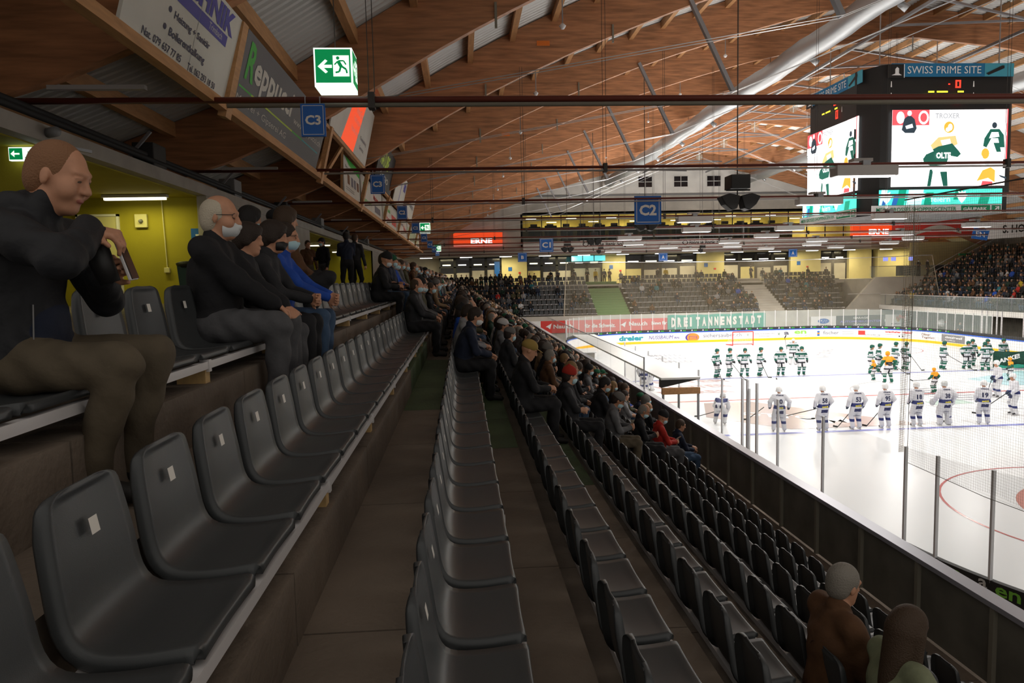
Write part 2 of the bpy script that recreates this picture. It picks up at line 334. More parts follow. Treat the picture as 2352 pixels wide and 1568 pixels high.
def body(sp):
    """sp: hip, lean, pitch/yaw of head, hands, feet... returns prims and head matrix"""
    s = sp.get('s', 1.); hip = np.array(sp.get('hip', (0, 0, .1)), float); ln = sp.get('lean', .05); b = sp.get('bulk', 1.); tw = sp.get('twist', 0)
    up = np.array((sin(ln), 0, cos(ln))); ctr = hip.copy(); fw = np.array((cos(ln), 0, -sin(ln)))
    lat = np.array((-sin(tw), cos(tw), 0.)); bend = sp.get('bend', 0.)
    chest = ctr+up*.33*s+fw*.0; up2 = np.array((sin(ln+bend), 0, cos(ln+bend))); sh = chest+up2*.17*s; neck = sh+up2*.045*s
    R0 = rotm(0, ln); R2 = rotm(tw, ln+bend)
    J = sp.get('jm', JK); T = TR
    P = [ell(ctr+up*.02, np.array((.125, .17, .13))*s*b, T if not sp.get('coat') else J, .05, R0),
         ell(ctr+up*.17*s+fw*.015, np.array((.135*b, .165*b, .17))*s, J, .06, R0),
         ell(chest, np.array((.125*b, .19*b, .19))*s, J, .06, R2), cone(sh-lat*.13*s, sh+lat*.13*s, .062*s*b, .062*s*b, J, .06),
         cone(sh-up2*.02, neck+up2*.02*s, .085*s*min(b, 1.1), .06*s, J, .04)]
    hy = sp.get('hyaw', 0); hp = sp.get('hpitch', .1); HR = rotm(hy, hp); qh = s*sp.get('hs', 1.)
    hc = neck+up2*.06*s+HR@np.array((.03, 0, .105))*s
    P += [cone(neck, hc+HR@np.array((-.02, 0, -.06))*s, .055*s, .053*s, SK, .02)]
    if sp.get('collar', 1): P += [cone(neck-up2*.005, neck+up2*.035*s+HR@np.array((-.012, 0, 0)), .075*s, .066*s, J, .015)]
    P += head_prims(hc, HR, qh, sp.get('hires'))
    ar = sp.get('arm', (.062, .048, .042))
    for sd, key in ((1, 'L'), (-1, 'R')):
        S0 = sh+lat*.185*s*sd*min(b, 1.12)-up2*.01; Hd = np.array(sp['hand'+key], float); pole = sp.get('pole'+key, (-.4, sd*.8, -.7))
        E, Hd = ik(S0, Hd, .29*s, .27*s, pole); fd = (Hd-E)/np.linalg.norm(Hd-E)
        P += [cone(S0, E, ar[0]*s*b, ar[1]*s*b, J, .04), cone(E, Hd-fd*.015, ar[1]*s*b, ar[2]*s*b, J, .03)]
        if sp.get('glove'):
            P += [ell(Hd+fd*.05, (.09, .065, .06), sp['glove'], .02, rotm(0, 0)), cone(Hd, Hd+fd*.13, .058, .05, sp['glove'], .02)]
            for q in (-.03, -.01, .012, .032): P.append(cone(Hd+fd*.08+lat*q, Hd+fd*.15+lat*q-np.array((0, 0, .02)), .02, .017, sp['glove'], .006))
        else:
            P += [cone(Hd-fd*.03, Hd+fd*.01, .028*s, .027*s, SK, .01)]
            nn = np.array(sp.get('palm'+key, (0, -sd, 0)), float); hd = np.array(sp.get('hdir'+key, fd), float)
            P += hand_prims(Hd, hd, nn, sp.get('thumb'+key, sd if True else 1), s*1.02, sp.get('curl', .7), SK, sp.get('fr', .0105))
        HipJ = ctr+np.array((0, .09*sd*s, -.01)); A = np.array(sp['foot'+key], float)
        K, A = ik(HipJ, A, .44*s, .43*s, sp.get('knee'+key, (1, .15*sd, .6)))
        lr = sp.get('leg', (.095, .068, .062, .05)); P += [cone(HipJ, K, lr[0]*s*b, lr[1]*s*b, T, .04), cone(K, A, lr[2]*s*b, lr[3]*s*b, T, .03)]
        fdir = np.array(sp.get('toe', (1, .15*sd, 0)), float); fdir /= np.linalg.norm(fdir)
        P += [cone(A+np.array((0, 0, -.035)), A+fdir*.15*s+np.array((0, 0, -.055)), .043*s, .036*s, SH, .02), ell(A+np.array((-.01, 0, -.045)), (.055*s, .042*s, .045*s), SH, .02)]
    P += sp.get('extra', [])
    return P, Matrix.Translation(hc) @ Matrix(HR.tolist()).to_4x4() @ Matrix.Scale(qh, 4)
# head wear shared by everybody (local head frame)
def _sdf(pr, h, name, mats, cut=None): return sdf_mesh(pr, h, name, mats, cut=cut)
def mk_headwear():
    G = {}
    face = lambda X, Y, Z: -(np.sqrt(((X-.11)/.085)**2+(Y/.068)**2+((Z+.045)/.1)**2)-1)*.06
    low = lambda z: (lambda X, Y, Z: z-Z+0*X+0*Y)
    h = .0065
    G['short'] = _sdf([ell((-.022, 0, .04), (.104, .086, .101), 0, .02), ell((-.05, 0, -.01), (.07, .078, .085), 0, .02)], h, 'hair_short', ['hair_dark'], cut=face)
    G['full'] = _sdf([ell((-.018, 0, .05), (.118, .098, .108), 0, .03), ell((-.06, 0, -.01), (.075, .09, .09), 0, .03), ell((.05, .02, .1), (.05, .06, .03), 0, .03), ell((0, .08, .0), (.04, .025, .05), 0, .02), ell((0, -.08, .0), (.04, .025, .05), 0, .02)], h, 'hair_full', ['hair_dark'], cut=face)
    G['long'] = _sdf([ell((-.02, 0, .045), (.11, .092, .105), 0, .03), cone((-.07, 0, 0), (-.09, 0, -.3), .085, .07, 0, .04), cone((-.02, .075, .0), (-.03, .09, -.24), .035, .03, 0, .03), cone((-.02, -.075, .0), (-.03, -.09, -.24), .035, .03, 0, .03)], .008, 'hair_long', ['hair_dark'], cut=face)
    rec = lambda X, Y, Z: np.maximum(-(np.sqrt(((X-.09)/.1)**2+(Y/.09)**2+((Z-.06)/.14)**2)-1)*.06, -(np.sqrt(((X-.11)/.085)**2+(Y/.068)**2+((Z+.045)/.1)**2)-1)*.06)
    G['fringe'] = _sdf([ell((-.022, 0, .028), (.098, .086, .09), 0, .02), ell((-.05, 0, -.02), (.066, .078, .08), 0, .02)], h, 'hair_fringe', ['hair_dark'], cut=rec)
    G['buzz'] = _sdf([ell((-.018, 0, .033), (.0985, .0805, .0995), 0, .02), ell((-.052, 0, -.015), (.062, .0745, .078), 0, .02)], .005, 'hair_buzz', ['hair_dark'], cut=lambda X, Y, Z: np.maximum(-(np.sqrt(((X-.10)/.075)**2+(Y/.072)**2+((Z-.05)/.085)**2)-1)*.06, -(np.sqrt(((X-.11)/.095)**2+(Y/.066)**2+((Z+.045)/.1)**2)-1)*.06))
    G['beanie'] = _sdf([ell((-.015, 0, .065), (.112, .093, .1), 0, .02), cone((-.03, 0, .16), (-.03, 0, .165), .03, .02, 0, .02)], h, 'beanie', ['hair_dark'], cut=low(.025))
    G['cap'] = _sdf([ell((-.015, 0, .06), (.110, .090, .085), 0, .015), ell((.12, 0, .045), (.06, .07, .007), 0, .012, rotm(0, .2))], h, 'cap', ['hair_dark'], cut=low(.02))
    G['hood'] = _sdf([ell((-.03, 0, .02), (.128, .11, .135), 0, .02), cone((-.06, 0, -.08), (-.04, 0, -.14), .1, .1, 0, .04)], .008, 'hood', ['hair_dark'], cut=face)
    G['mask'] = _sdf([ell((.034, 0, -.062), (.078, .068, .058), 0, .01), cone((.095, 0, -.03), (.108, 0, -.045), .012, .016, 0, .015)], .005, 'mask', ['mask_blue'], cut=lambda X, Y, Z: np.maximum(.03-X, Z+.008)+0*Y)
    G['helmet'] = _sdf([ell((-.012, 0, .055), (.135, .112, .115), 0, .02), cone((-.09, 0, .0), (-.09, 0, -.03), .04, .035, 0, .03), cone((-.01, .1, .0), (.0, .1, -.045), .03, .02, 0, .02), cone((-.01, -.1, .0), (.0, -.1, -.045), .03, .02, 0, .02), cone((-.09, 0, .13), (.08, 0, .14), .025, .02, 0, .03)], h, 'helmet', ['white'], cut=lambda X, Y, Z: np.maximum(-.075-Z, np.minimum(.03-Z, X-.02))+0*Y)
    return G
for n_, c_ in dict(hair_dark=(.018, .012, .008), mask_blue=(.42, .62, .68)).items(): M[n_] = mat(n_, c_, .7)
WEAR = mk_headwear()
HAIRC = {k: mat('hair_'+k, c, .65, bump=.4, bscale=120) for k, c in dict(black=(.012, .01, .009), brown=(.05, .028, .014), dkbrown=(.025, .015, .01), grey=(.22, .2, .17), white=(.5, .44, .34), blond=(.22, .13, .05)).items()}
WEARC = {k: mat('knit_'+k, c, .85) for k, c in dict(black=(.012, .012, .013), grey=(.14, .13, .12), navy=(.015, .02, .05), red=(.35, .02, .01), green=(.01, .09, .04), white=(.5, .48, .47), tan=(.30, .2, .05), orange=(.85, .25, .01)).items()}
SKINS = [mat('skin_%d' % i, c, .55, noise=.08, nscale=30) for i, c in enumerate([(.50, .25, .15), (.44, .21, .12), (.56, .30, .19)])]
CLOTH = {k: mat('cloth_'+k, c, .85, noise=.25, nscale=7, bump=.25, bscale=25) for k, c in dict(
    black=(.010, .010, .012), charcoal=(.025, .025, .028), navy=(.012, .018, .04), darkgreen=(.01, .035, .022), brown=(.10, .045, .018), grey=(.12, .12, .125), lightgrey=(.27, .27, .28),
    red=(.42, .02, .012), blue=(.015, .07, .38), olive=(.06, .055, .025), sage=(.20, .22, .13), tan=(.22, .14, .07), orange=(.6, .12, .02), yellow=(.5, .35, .02), white=(.5, .5, .5), teal=(.02, .16, .2)).items()}
PANTS = {k: mat('trousers_'+k, c, .85, noise=.2, nscale=9, bump=.2, bscale=30) for k, c in dict(khaki=(.10, .078, .05), jeans=(.05, .09, .16), black=(.012, .012, .014), grey=(.075, .075, .08)).items()}
SHOE = mat('shoe_dark', (.015, .013, .012), .6); LIPS = mat('lips', (.36, .12, .09), .5); EYE = mat('eye', (.12, .09, .07), .3)

# ================================================================ THE HALL
ROWS = {'B': (-1.35, -.35), 'A': (-.63, -.85), 'C': (.2, -1.27), 'D': (.96, -1.69), 'E': (1.74, -2.17), 'F': (2.52, -2.64), 'G': (3.3, -3.11), 'H': (4.08, -3.6), 'I': (4.86, -4.06)}
RN = 'BACDEFGHI'
FL = {k: ROWS[k][1]-.43 for k in RN}
YA, YB = -2.0, 70.0
def stand():
    b = MB(); lines = MB()
    for i, k in enumerate(RN):
        x0 = ROWS[k][0]-.0; x1 = (ROWS[RN[i+1]][0]-.43) if i < 8 else 5.55; z = FL[k]; y = YA; n = 0
        if k == 'B': x1 = ROWS['A'][0]-.40
        while y < YB:
            y2 = min(y+1.53, YB); g = k in 'ACD' and 6.9 < y < 11
            b.box(x0-.02, x1, y, y2-.012, z-.5, z, 1 if g else 0)
            b.box(x0-.02, x1, y2-.012, y2, z-.5, z-.012, 2); y = y2
        # plinth under this row's seats (its face is the riser)
        xf, zs = ROWS[k]; zt = zs-.16; xb = xf-.42; y = YA+.6
        while y < YB:
            y2 = min(y+1.95, YB); g = k in 'AC' and 6.9 < y < 11.5
            b.box(xb, xf+.015, y, y2-.014, z-.4, zt, 1 if g else 0); y = y2
        b.box(xb, xf+.0, YA, YB, z-.4, zt-.012, 2)
    o = struct(b.build('floor_stand', ['conc', 'concg', 'plank']))
    b = MB(); b.box(-40, 5.6, YA, 90, -9, -5.2); b.box(-40, 75, -10, 110, -9.2, -6.9); b.box(-40, -1.76, -6, 79.6, -6, -.37)
    struct(b.build('floor', 'conc'))
    # seat rails: one per row, with timber packing blocks under it
    names = dict(B='row in front of the concourse', A='row left of the bare concrete aisle', C='central row below the aisle', D='second row below the aisle', E='third row below the aisle', F='fourth row below the aisle', G='fifth row below the aisle', H='sixth row below the aisle', I='lowest row beside the barrier')
    for k in RN:
        xf, zs = ROWS[k]
        t = thing('seat_rail', 'pale metal rail carrying the seats of the '+names[k], 'rail', (xf, 1, zs-.1), 0, None)
        m = MB(); m.box(xf-.035, xf, YA, 68, zs-.085, zs-.045); m.box(xf-.30, xf-.26, YA, 68, zs-.085, zs-.045)
        m.build('rail', 'rail', t)
        if k in 'BAC':
            y = 3.28 if k == 'A' else 3.9
            while y < 26:
                p = MB(); p.box(xf-.16, xf-.012, y-.035, y+.035, zs-.17, zs-.087); p.build('packing_block', 'block', t)
                p = MB(); p.box(xf-.045, xf+.006, y-.018, y+.018, zs-.10, zs-.036); p.build('clamp', 'rail', t); y += 1.62
    return names
ROWTXT = stand()
# barrier between the stand and the rink
def barrier():
    t = thing('barrier_wall', 'long dark panelled barrier with grey top rail between seats and rink', 'barrier', (5.62, 10, FL['I']))
    y = 1.0
    b = MB(); b.box(5.6, 5.66, 0, 68, FL['I'], -3.60); b.build('panel', 'panel', t)
    b = MB(); b.box(5.54, 5.74, 0, 68, -3.60, -3.54); b.build('top_rail', 'cap', t)
    for i in range(46):
        b = MB(); b.box(5.55, 5.6, .6+i*1.28, .66+i*1.28, FL['I'], -3.60); b.build('post', 'frame', t)
    b = MB(); b.box(5.58, 8.6, 0, 68, -6.9, -6.4); struct(b.build('floor_walkway', 'conc'))
barrier()
# concourse behind the stand
def concourse():
    b = MB(); X = -5.7
    b.box(X-.05, X, 17.6, 28, -.37, 2.06); b.box(X-.2, X+.01, 16.85, 17.7, -.37, 2.06)
    b.box(X-.05, X, 47, 60, -.37, 2.06); b.box(X-.05, X, 66, 80, -.37, 2.06)
    struct(b.build('wall_left', 'edgebeam'))
    b = MB(); b.box(X-.25, X+.02, 3, 80, 2.04, 2.28); struct(b.build('trim_1', 'edgebeam'))
    b = MB(); b.box(-14, X, 17.0, 17.4, -.37, 2.06); b.box(-14, -9.0, 11, 17.4, -.37, 2.06); b.box(-14, -6.05, 10.8, 11.1, -.37, 2.06)
    b.box(-14, X, 47.0, 47.3, -.37, 2.06); b.box(-12, -10, 17.4, 80, -.37, 2.06); b.box(-9.8, X-.06, 27.9, 28, -.37, 2.06)
    struct(b.build('wall_concourse', 'yellow'))
    b = MB(); b.box(-14, X-.2, 2, 80, 2.02, 2.3); struct(b.build('ceiling_concourse', 'yellow'))
    # white door, sounder plate, conduit and switch, sockets
    t = thing('door_1', 'pale yellow flush door in the olive concourse wall', 'door', (-8.1, 16.99, -.37)); struct(t)
    del t['label'], t['category']
    m = MB(); m.box(-8.55, -7.72, 16.95, 16.995, -.36, 1.62); m.build('door_leaf', 'door', t)
    m = MB(); m.box(-8.6, -8.55, 16.93, 16.995, -.36, 1.67); m.box(-7.72, -7.67, 16.93, 16.995, -.36, 1.67); m.box(-8.6, -7.67, 16.93, 16.995, 1.62, 1.67); m.build('door_frame', 'conclight', t)
    t = thing('fire_extinguisher', 'red fire extinguisher hanging beside the pale door', 'extinguisher', (-8.8, 16.9, .6))
    m = MB(); m.tube([(-8.78, 16.86, .72), (-8.78, 16.86, 1.16), (-8.78, 16.86, 1.22)], [.085, .085, .03], 12); m.build('cylinder', 'red', t, True)
    m = MB(); m.tube([(-8.78, 16.86, 1.2), (-8.78, 16.86, 1.3)], .02); m.bar((-8.85, 16.86, 1.3), (-8.7, 16.86, 1.33), .02, .015); m.build('valve', 'black', t)
    t = thing('alarm_sounder', 'square white alarm plate with round sounder on olive wall', 'alarm', (-7.2, 16.95, 1.5))
    m = MB(); m.box(-7.32, -7.05, 16.93, 16.995, 1.36, 1.66); bevel(m.build('backplate', 'door', t))
    m = MB(); m.tube([(-7.18, 16.93, 1.5), (-7.18, 16.86, 1.5)], [.05, .03], 12); m.build('sounder', 'mid', t, True)
    t = thing('wall_conduit', 'thin pale vertical conduit ending in a switch box on olive wall', 'conduit', (-6.6, 16.95, 1))
    m = MB(); m.tube([(-6.72, 16.97, 2.0), (-6.68, 16.97, .45)], .013); m.build('pipe', 'door', t)
    m = MB(); m.box(-6.74, -6.62, 16.92, 16.99, .33, .45); bevel(m.build('switch_box', 'door', t))
    t = thing('wall_notice', 'blue and white printed notice on the olive wall behind white-haired man', 'notice', (-5.95, 16.95, 1.2))
    m = MB(); m.box(-6.1, -5.72, 16.94, 16.99, .83, 1.32); m.build('board', 'blue', t)
    m = MB(); m.box(-5.98, -5.74, 16.935, 16.94, .88, 1.03); m.box(-6.0, -5.76, 16.935, 16.94, 1.15, 1.19); m.build('print', 'white', t)
    for q, (x, y, z) in enumerate(((-7.0, 16.3, 1.93), (-7.2, 30.5, 1.93), (-7.2, 37, 1.93), (-7.2, 45, 1.93), (-7.4, 13.2, 1.93), (-7.2, 56, 1.93))):
        t = thing('ceiling_lamp', 'fluorescent strip lamp under the concourse ceiling, %s from the camera' % ordinal(q+1), 'lamp', (x, y, z), 0, 'concourse strip lamps')
        m = MB(); m.box(x-.68, x+.68, y-.07, y+.07, z+.02, z+.08); m.build('housing', 'lampbody', t)
        m = MB(); m.box(x-.64, x+.64, y-.05, y+.05, z-.03, z+.02); m.build('tube', 'tube', t)
    # round wall camera and hand rail bits on the edge beam
    t = thing('surveillance_camera', 'small grey camera bracketed to the edge of the concourse ceiling', 'camera', (-5.6, 9.8, 2.1))
    m = MB(); m.tube([(-5.66, 10.6, 2.17), (-5.5, 10.5, 2.17)], .07, 12); m.build('dome', 'mid', t, True)
    m = MB(); m.bar((-5.62, 10.4, 2.0), (-5.25, 10.9, 1.96), .05, .04); m.build('arm', 'steel', t)
    t = thing('waste_bin', 'green wheeled waste bin lined with black bag by the olive wall', 'bin', (-4.75, 13.6, -.37))
    m = MB(); m.prism([(-.26, 0), (.26, 0), (.32, .74), (-.32, .74)], 'y', -.3, .3); o = m.build('tub', mat('bin_green', (.03, .07, .05), .5), None); o.location = (-4.75, 13.6, -.37); o.parent = t; o.location = Vector((-4.75, 13.6, -.37))-t.location
    m = MB(); m.tube([(0, 0, .72), (0, 0, .80), (0, 0, .83)], [.40, .43, .36], 14); o = m.build('bag', 'black', None, True); o.parent = t; o.location = Vector((-4.75, 13.6, -.37))-t.location
    # pipework lying on the edge beam, dark equipment
    t = thing('pipe_run', 'black pipes running along the top of the concourse edge beam', 'pipe', (-5.8, 12, 2.4))
    for dz, dx in ((.12, 0), (.24, -.12)):
        m = MB(); m.tube([(-5.78+dx, 8, 2.28+dz), (-5.78+dx, 66, 2.28+dz)], .05); m.build('pipe', 'dark', t, True)
    for i, y in enumerate((14.6, 19.5, 25, 31, 38, 46)):
        t = thing('speaker_box' if i % 2 else 'duct_box', 'grey box of equipment above the concourse edge, %s from the camera' % ordinal(i+1), 'equipment', (-5.9, y, 2.6))
        m = MB(); m.box(-6.15, -5.75, y-.3, y+.3, 2.3, 2.75); bevel(m.build('housing', 'mid' if i % 2 else 'dark', t), .02)
        m = MB(); m.bar((-6.2, y-.5, 2.35), (-5.7, y-.5, 2.9), .05, .05); m.build('bracket', 'steel', t)
concourse()

# ---------------------------------------------------------------- roof
GX = [-9, -7.5, -5.5, -3.3, -2, 0, 2, 4, 6, 8, 10, 13, 16, 20, 25.3]; GZ = [1.9, 2.35, 2.95, 3.85, 4.65, 5.8, 6.8, 7.7, 8.5, 9.25, 9.9, 10.8, 11.6, 12.4, 12.95]
def gz(x):
    if x > 25.3: x = 50.6-x
    return float(np.interp(x, GX, GZ))
XS = list(np.linspace(-9, 59.6, 80))
def dep(x): x = 50.6-x if x > 25.3 else x; return 1.1+.5*min(1, max(0, (x+9)/6))
BY = [3.6+7.2*k for k in range(12)]
def roof():
    for i, y in enumerate(BY):
        m = MB(); poly = [(x, gz(x)) for x in XS]+[(x, gz(x)+dep(x)) for x in XS[::-1]]
        n = len(XS)
        vs = [(x, y-.1, z) for x, z in poly]+[(x, y+.1, z) for x, z in poly]; fs = []
        for j in range(n-1):
            a, b_, c, d = j, j+1, 2*n-2-j, 2*n-1-j
            fs += [(a, b_, c, d), (a+2*n, d+2*n, c+2*n, b_+2*n), (a, a+2*n, b_+2*n, b_), (d, c, c+2*n, d+2*n)]
        m.add(vs, fs); o = m.build('roof_beam', 'wood')
        tag(o, 'deep curved brown timber roof beam, %s from the camera' % ordinal(i+1), 'beam', 'curved timber roof beams')
        if i in (2, 3, 4, 5):
            p = MB(); xx = 3.6-.2*i; zz = gz(xx)+.75; p.box(xx-.22, xx+.22, y-.115, y-.1, zz-.08, zz+.08)
            p.build('tag_plate', 'orange', o)
    x = -8.2; i = 0
    while x < 58:
        z = gz(x)+dep(x); m = MB(); m.box(x-.09, x+.09, 3.6, 85, z-.32, z+.02)
        o = m.build('purlin', 'woodlt'); tag(o, 'timber purlin lying across the curved beams, %s from the left eaves' % ordinal(i+1), 'purlin', 'roof purlins'); x += 1.45; i += 1
    # trapezoid sheet, ribs across the hall
    ys = []; zo = []
    y = 3.4
    while y < 85.2:
        ys += [y, y+.09, y+.13, y+.22]; zo += [0, 0, .055, .055]; y += .26
    vs = []; fs = []; ny = len(ys)
    for x in XS[::2]+[59.6]:
        z = gz(x)+dep(x)+.04
        vs += [(x, yy, z+q) for yy, q in zip(ys, zo)]
    nx = len(XS[::2])+1
    for a in range(nx-1):
        for j in range(ny-1): fs.append((a*ny+j, a*ny+j+1, (a+1)*ny+j+1, (a+1)*ny+j))
    m = MB(); m.add(vs, fs); struct(m.build('ceiling', 'corr'))
    m = MB(); m.box(-9.2, -9, 3, 86, 1.5, 4.5); m.box(59.6, 60, 3, 86, -7, 5); struct(m.build('wall_eaves', 'plank'))
roof()
def roof_steel():
    for i, y in enumerate([10.8+7.2*k for k in range(10)]):
        for sgn, X in ((1, 0), (-1, 50.6)):
            if sgn < 0 and i < 3: continue
            side = 'left' if sgn > 0 else 'right'
            m = MB(); m.bar((X+sgn*8.1, y-.14, gz(8.1)+.15), (X+sgn*9.62, y-.14, 6.34), .13, .17, up=(0, 1, 0)); o = m.build('roof_strut', 'steel')
            tag(o, 'sloping grey steel strut on the %s half of the roof, %s from the camera' % (side, ordinal(i+1)), 'strut', 'steel roof struts')
            m = MB()
            for q in (-.12, .12):
                m.tube([(X+sgn*-3.2, y+q-.14, 4.15), (X+sgn*9.62, y+q-.14, 6.34)], .011, 4); m.tube([(X+sgn*9.62, y+q-.14, 6.34), (25.3, y+q-.14, 12.5)], .011, 4)
            o = m.build('tie_cable', 'wire'); tag(o, 'pair of steel tie cables on the %s side of the roof, %s from the camera' % (side, ordinal(i+1)), 'cable', 'roof tie cables')
        # cable node plates under the ridge
        t = thing('cable_node', 'clear round node plate with hanger under the ridge, %s from the camera' % ordinal(i+1), 'bracket', (25.3, y, 13.2), 0, 'ridge node plates')
        m = MB(); m.tube([(25.3, y-.2, gz(25.3)), (25.3, y-.2, 12.1)], .035, 6); m.build('hanger', 'white', t)
        m = MB(); m.tube([(25.3, y-.25, 12.45), (25.3, y-.2, 12.45)], .35, 16); m.build('disc', 'glassg', t)
        # small hanger plates and pendant lamps on the beams
        for x in (1.0, 5.4):
            o = MB(); o.box(x-.03, x+.03, y-.16, y-.1, gz(x)-.25, gz(x)+.35); o = o.build('hanger_plate', 'frame'); tag(o, 'dark hanger plate on the %s roof beam, %s' % (ordinal(i+2), 'near the eaves' if x < 2 else 'near the strut'), 'bracket', 'beam hanger plates')
        for x in (3.0, 13.0, 19.5):
            t = thing('pendant_sensor', 'white sensor on a rod below the roof, %s from the camera, %s' % (ordinal(i+1), {3.0: 'near the eaves', 13.0: 'beside the duct', 19.5: 'near the ridge'}[x]), 'sensor', (x, y+2.5, gz(x)), 0, 'hanging sensors')
            m = MB(); m.tube([(x, y+2.5, gz(x)+1.6), (x, y+2.5, gz(x)-.2)], .02, 6); m.build('rod', 'steel', t)
            m = MB(); m.tube([(x, y+2.5, gz(x)-.18), (x, y+2.5, gz(x)-.25), (x, y+2.5, gz(x)-.33)], [.03, .1, .05], 10); m.build('sensor_head', 'white', t, True)
    for q, X in ((0, 17.3), (1, 33.3)):
        t = thing('air_duct', 'long silver air duct hanging under the roof on the %s' % ('left' if q == 0 else 'right'), 'duct', (X, 40, 11.2))
        pts = [(X, y, 11.0-.05*sin(y)) for y in np.arange(4, 84, .9)]; rr = [.52+.025*(i % 2) for i in range(len(pts))]
        m = MB(); m.tube(pts, rr, 20); m.build('duct_tube', 'duct', t, True)
        for y in np.arange(14, 84, 7.2):
            m = MB(); m.tube([(X+.35, y, 10.6), (X+.62, y-.1, 10.35)], [.13, .16], 10); m.build('nozzle', 'duct', t, True)
            m = MB(); m.tube([(X, y-3.2, 11.5), (X, y-3.2, gz(X)+.2)], .015, 5); m.build('hanger', 'darkwire', t)
        m = MB(); m.box(X-.6, X+.6, 83.8, 85, 10.4, 11.6); m.build('wall_box', 'conclight', t)
    # transverse steel lattice at the ridge and spot trusses
    t = thing('ridge_truss', 'grey steel lattice girder running under the roof ridge', 'truss', (24, 40, 12))
    for i, y in enumerate(np.arange(14, 84, 3.6)):
        m = MB(); m.bar((21.5, y, 12.2), (29, y+3.6 if i % 2 else y, 12.5), .1, .1); m.build('diagonal', 'steel', t)
    m = MB(); m.bar((21.5, 10, 12.1), (21.5, 84, 12.1), .14, .14); m.bar((29, 10, 12.1), (29, 84, 12.1), .14, .14); m.build('chord', 'steel', t)
roof_steel()

# ---------------------------------------------------------------- lighting rails, lamps, section signs
PY = [10.8+7.2*k for k in range(10)]
def rails():
    for i, y in enumerate(PY):
        y -= .2
        t = thing('pipe_rail', 'red-brown pipe with pale conduit spanning the hall, %s from the camera' % ordinal(i+1), 'pipe', (5, y, 2.75), 0, 'red pipes spanning the hall')
        x1 = 41
        m = MB(); zp = 2.72 if i else 2.60; m.tube([(-6.4, y, zp), (x1, y, zp)], .036 if i else .045, 8); m.build('pipe', 'pipe', t, True)
        m = MB(); m.tube([(-3.2, y-.06, zp-.09), (x1, y-.06, zp-.09)], .026 if i else .032, 8); m.build('conduit', 'pipe' if 0 else ('conduit' if i > 0 else 'frame'), t, True)
        for x in np.arange((-1.2, 3.6, 2.2)[i % 3], 40, 10.4):
            m = MB(); m.box(x-.045, x+.045, y-.12, y+.05, zp-.14, zp+.08); m.build('clamp', 'darkwire', t)
            m = MB()
            for q in (-.04, .04): m.tube([(x+q, y, 2.7), (x+q, y, gz(x)+.3)], .006 if i < 3 else .008, 4)
            m.build('hanger_wire', 'darkwire', t)
        m = MB(); m.box(-5.6, -4.3, y-.08, y+.02, 2.74, 2.80); m.build('strip_lamp', 'conduit', t)
    for n, (y, x) in enumerate(sorted(LUMINAIRES)):
        k = ordinal(1+int(round((y-10.8)/7.2)))
        sib = sorted([a for b_, a in LUMINAIRES if b_ == y]); pos = ordinal(sib.index(x)+1)
        t = thing('rink_luminaire', 'white box floodlight under the %s cross pipe, %s from the left' % (k, pos), 'lamp', (x, y-.2, 2.6), 0, 'box floodlights over the ice')
        m = MB(); m.box(x-.8, x+.8, y-.36, y+.04, 2.42, 2.68); bevel(m.build('housing', 'lampbody', t), .02)
        m = MB(); m.box(x-.74, x+.74, y-.31, y-.01, 2.405, 2.425); m.build('diffuser', 'lamp', t)
        m = MB(); m.box(x-.1, x+.1, y-.3, y-.1, 2.66, 2.80); m.build('bracket', 'steel', t)
        m = MB(); m.box(x-.25, x+.25, y-.14, y+.14, 2.80, 2.88); m.build('added_uplight_box', 'lampbody', t)  # box added to carry the invented uplight
rails()
def sec_sign(s, x, y, z, w, h, label):
    t = thing('section_sign', label, 'sign', (x, y, z))
    m = MB(); m.box(x-w/2, x+w/2, y-.015, y+.03, z-h/2, z+h/2); pn = m.build('panel', 'blue', t)
    e = w*.07; f = w*.02; m = MB(); X0, X1, Z0, Z1 = x-w/2+e, x+w/2-e, z-h/2+e, z+h/2-e
    for q in ((X0, X1, Z0, Z0+f), (X0, X1, Z1-f, Z1), (X0, X0+f, Z0, Z1), (X1-f, X1, Z0, Z1)): m.box(q[0], q[1], y-.019, y-.015, q[2], q[3])
    m.build('border', 'sticker', pn)
    tw = w*(.64 if len(s) > 1 else .3); th = tw*(.62 if len(s) > 1 else 1.25)
    text(s, (x-tw/2, y-.02, z-th/2), (1, 0, 0), (0, 0, 1), th, 'sticker', pn, w=tw, bold=.035)
    m = MB()
    for q in (-.3, .3): m.bar((x+q*w, y, z+h/2), (x+q*w, y, z+h/2+.1), .02, .01)
    m.build('hook', 'steel', t)
for k, (s, u) in enumerate((('C3', -2.02), ('C3', -1.95), ('C2', -1.95), ('C2', -1.95), ('C2', -1.95), ('C1', -1.95), ('C1', -1.95), ('C1', -1.95))):
    sec_sign(s, u, PY[k]-.28, 2.30 if k < 1 else 2.36, .34, .45, 'small blue %s sign hanging above the stand from the %s cross pipe' % (s, ordinal(k+1)))
sec_sign('C2', 6.56, 25.0, 2.32, .95, .98, 'large square blue C2 sign hanging over the rink edge')
sec_sign('C1', 5.93, 49.8, 2.35, .95, .95, 'square blue C1 sign hanging further along the rink edge')
sec_sign('B', 6.1, 71.5, 2.2, .9, .9, 'square blue B sign above the far left corner')
sec_sign('A', 20.3, 71.5, 1.95, .9, .8, 'square blue A sign above the middle of the end stand')
sec_sign('A', 33.75, 71.5, 2.1, .9, .8, 'square blue A sign above the right part of the end stand')
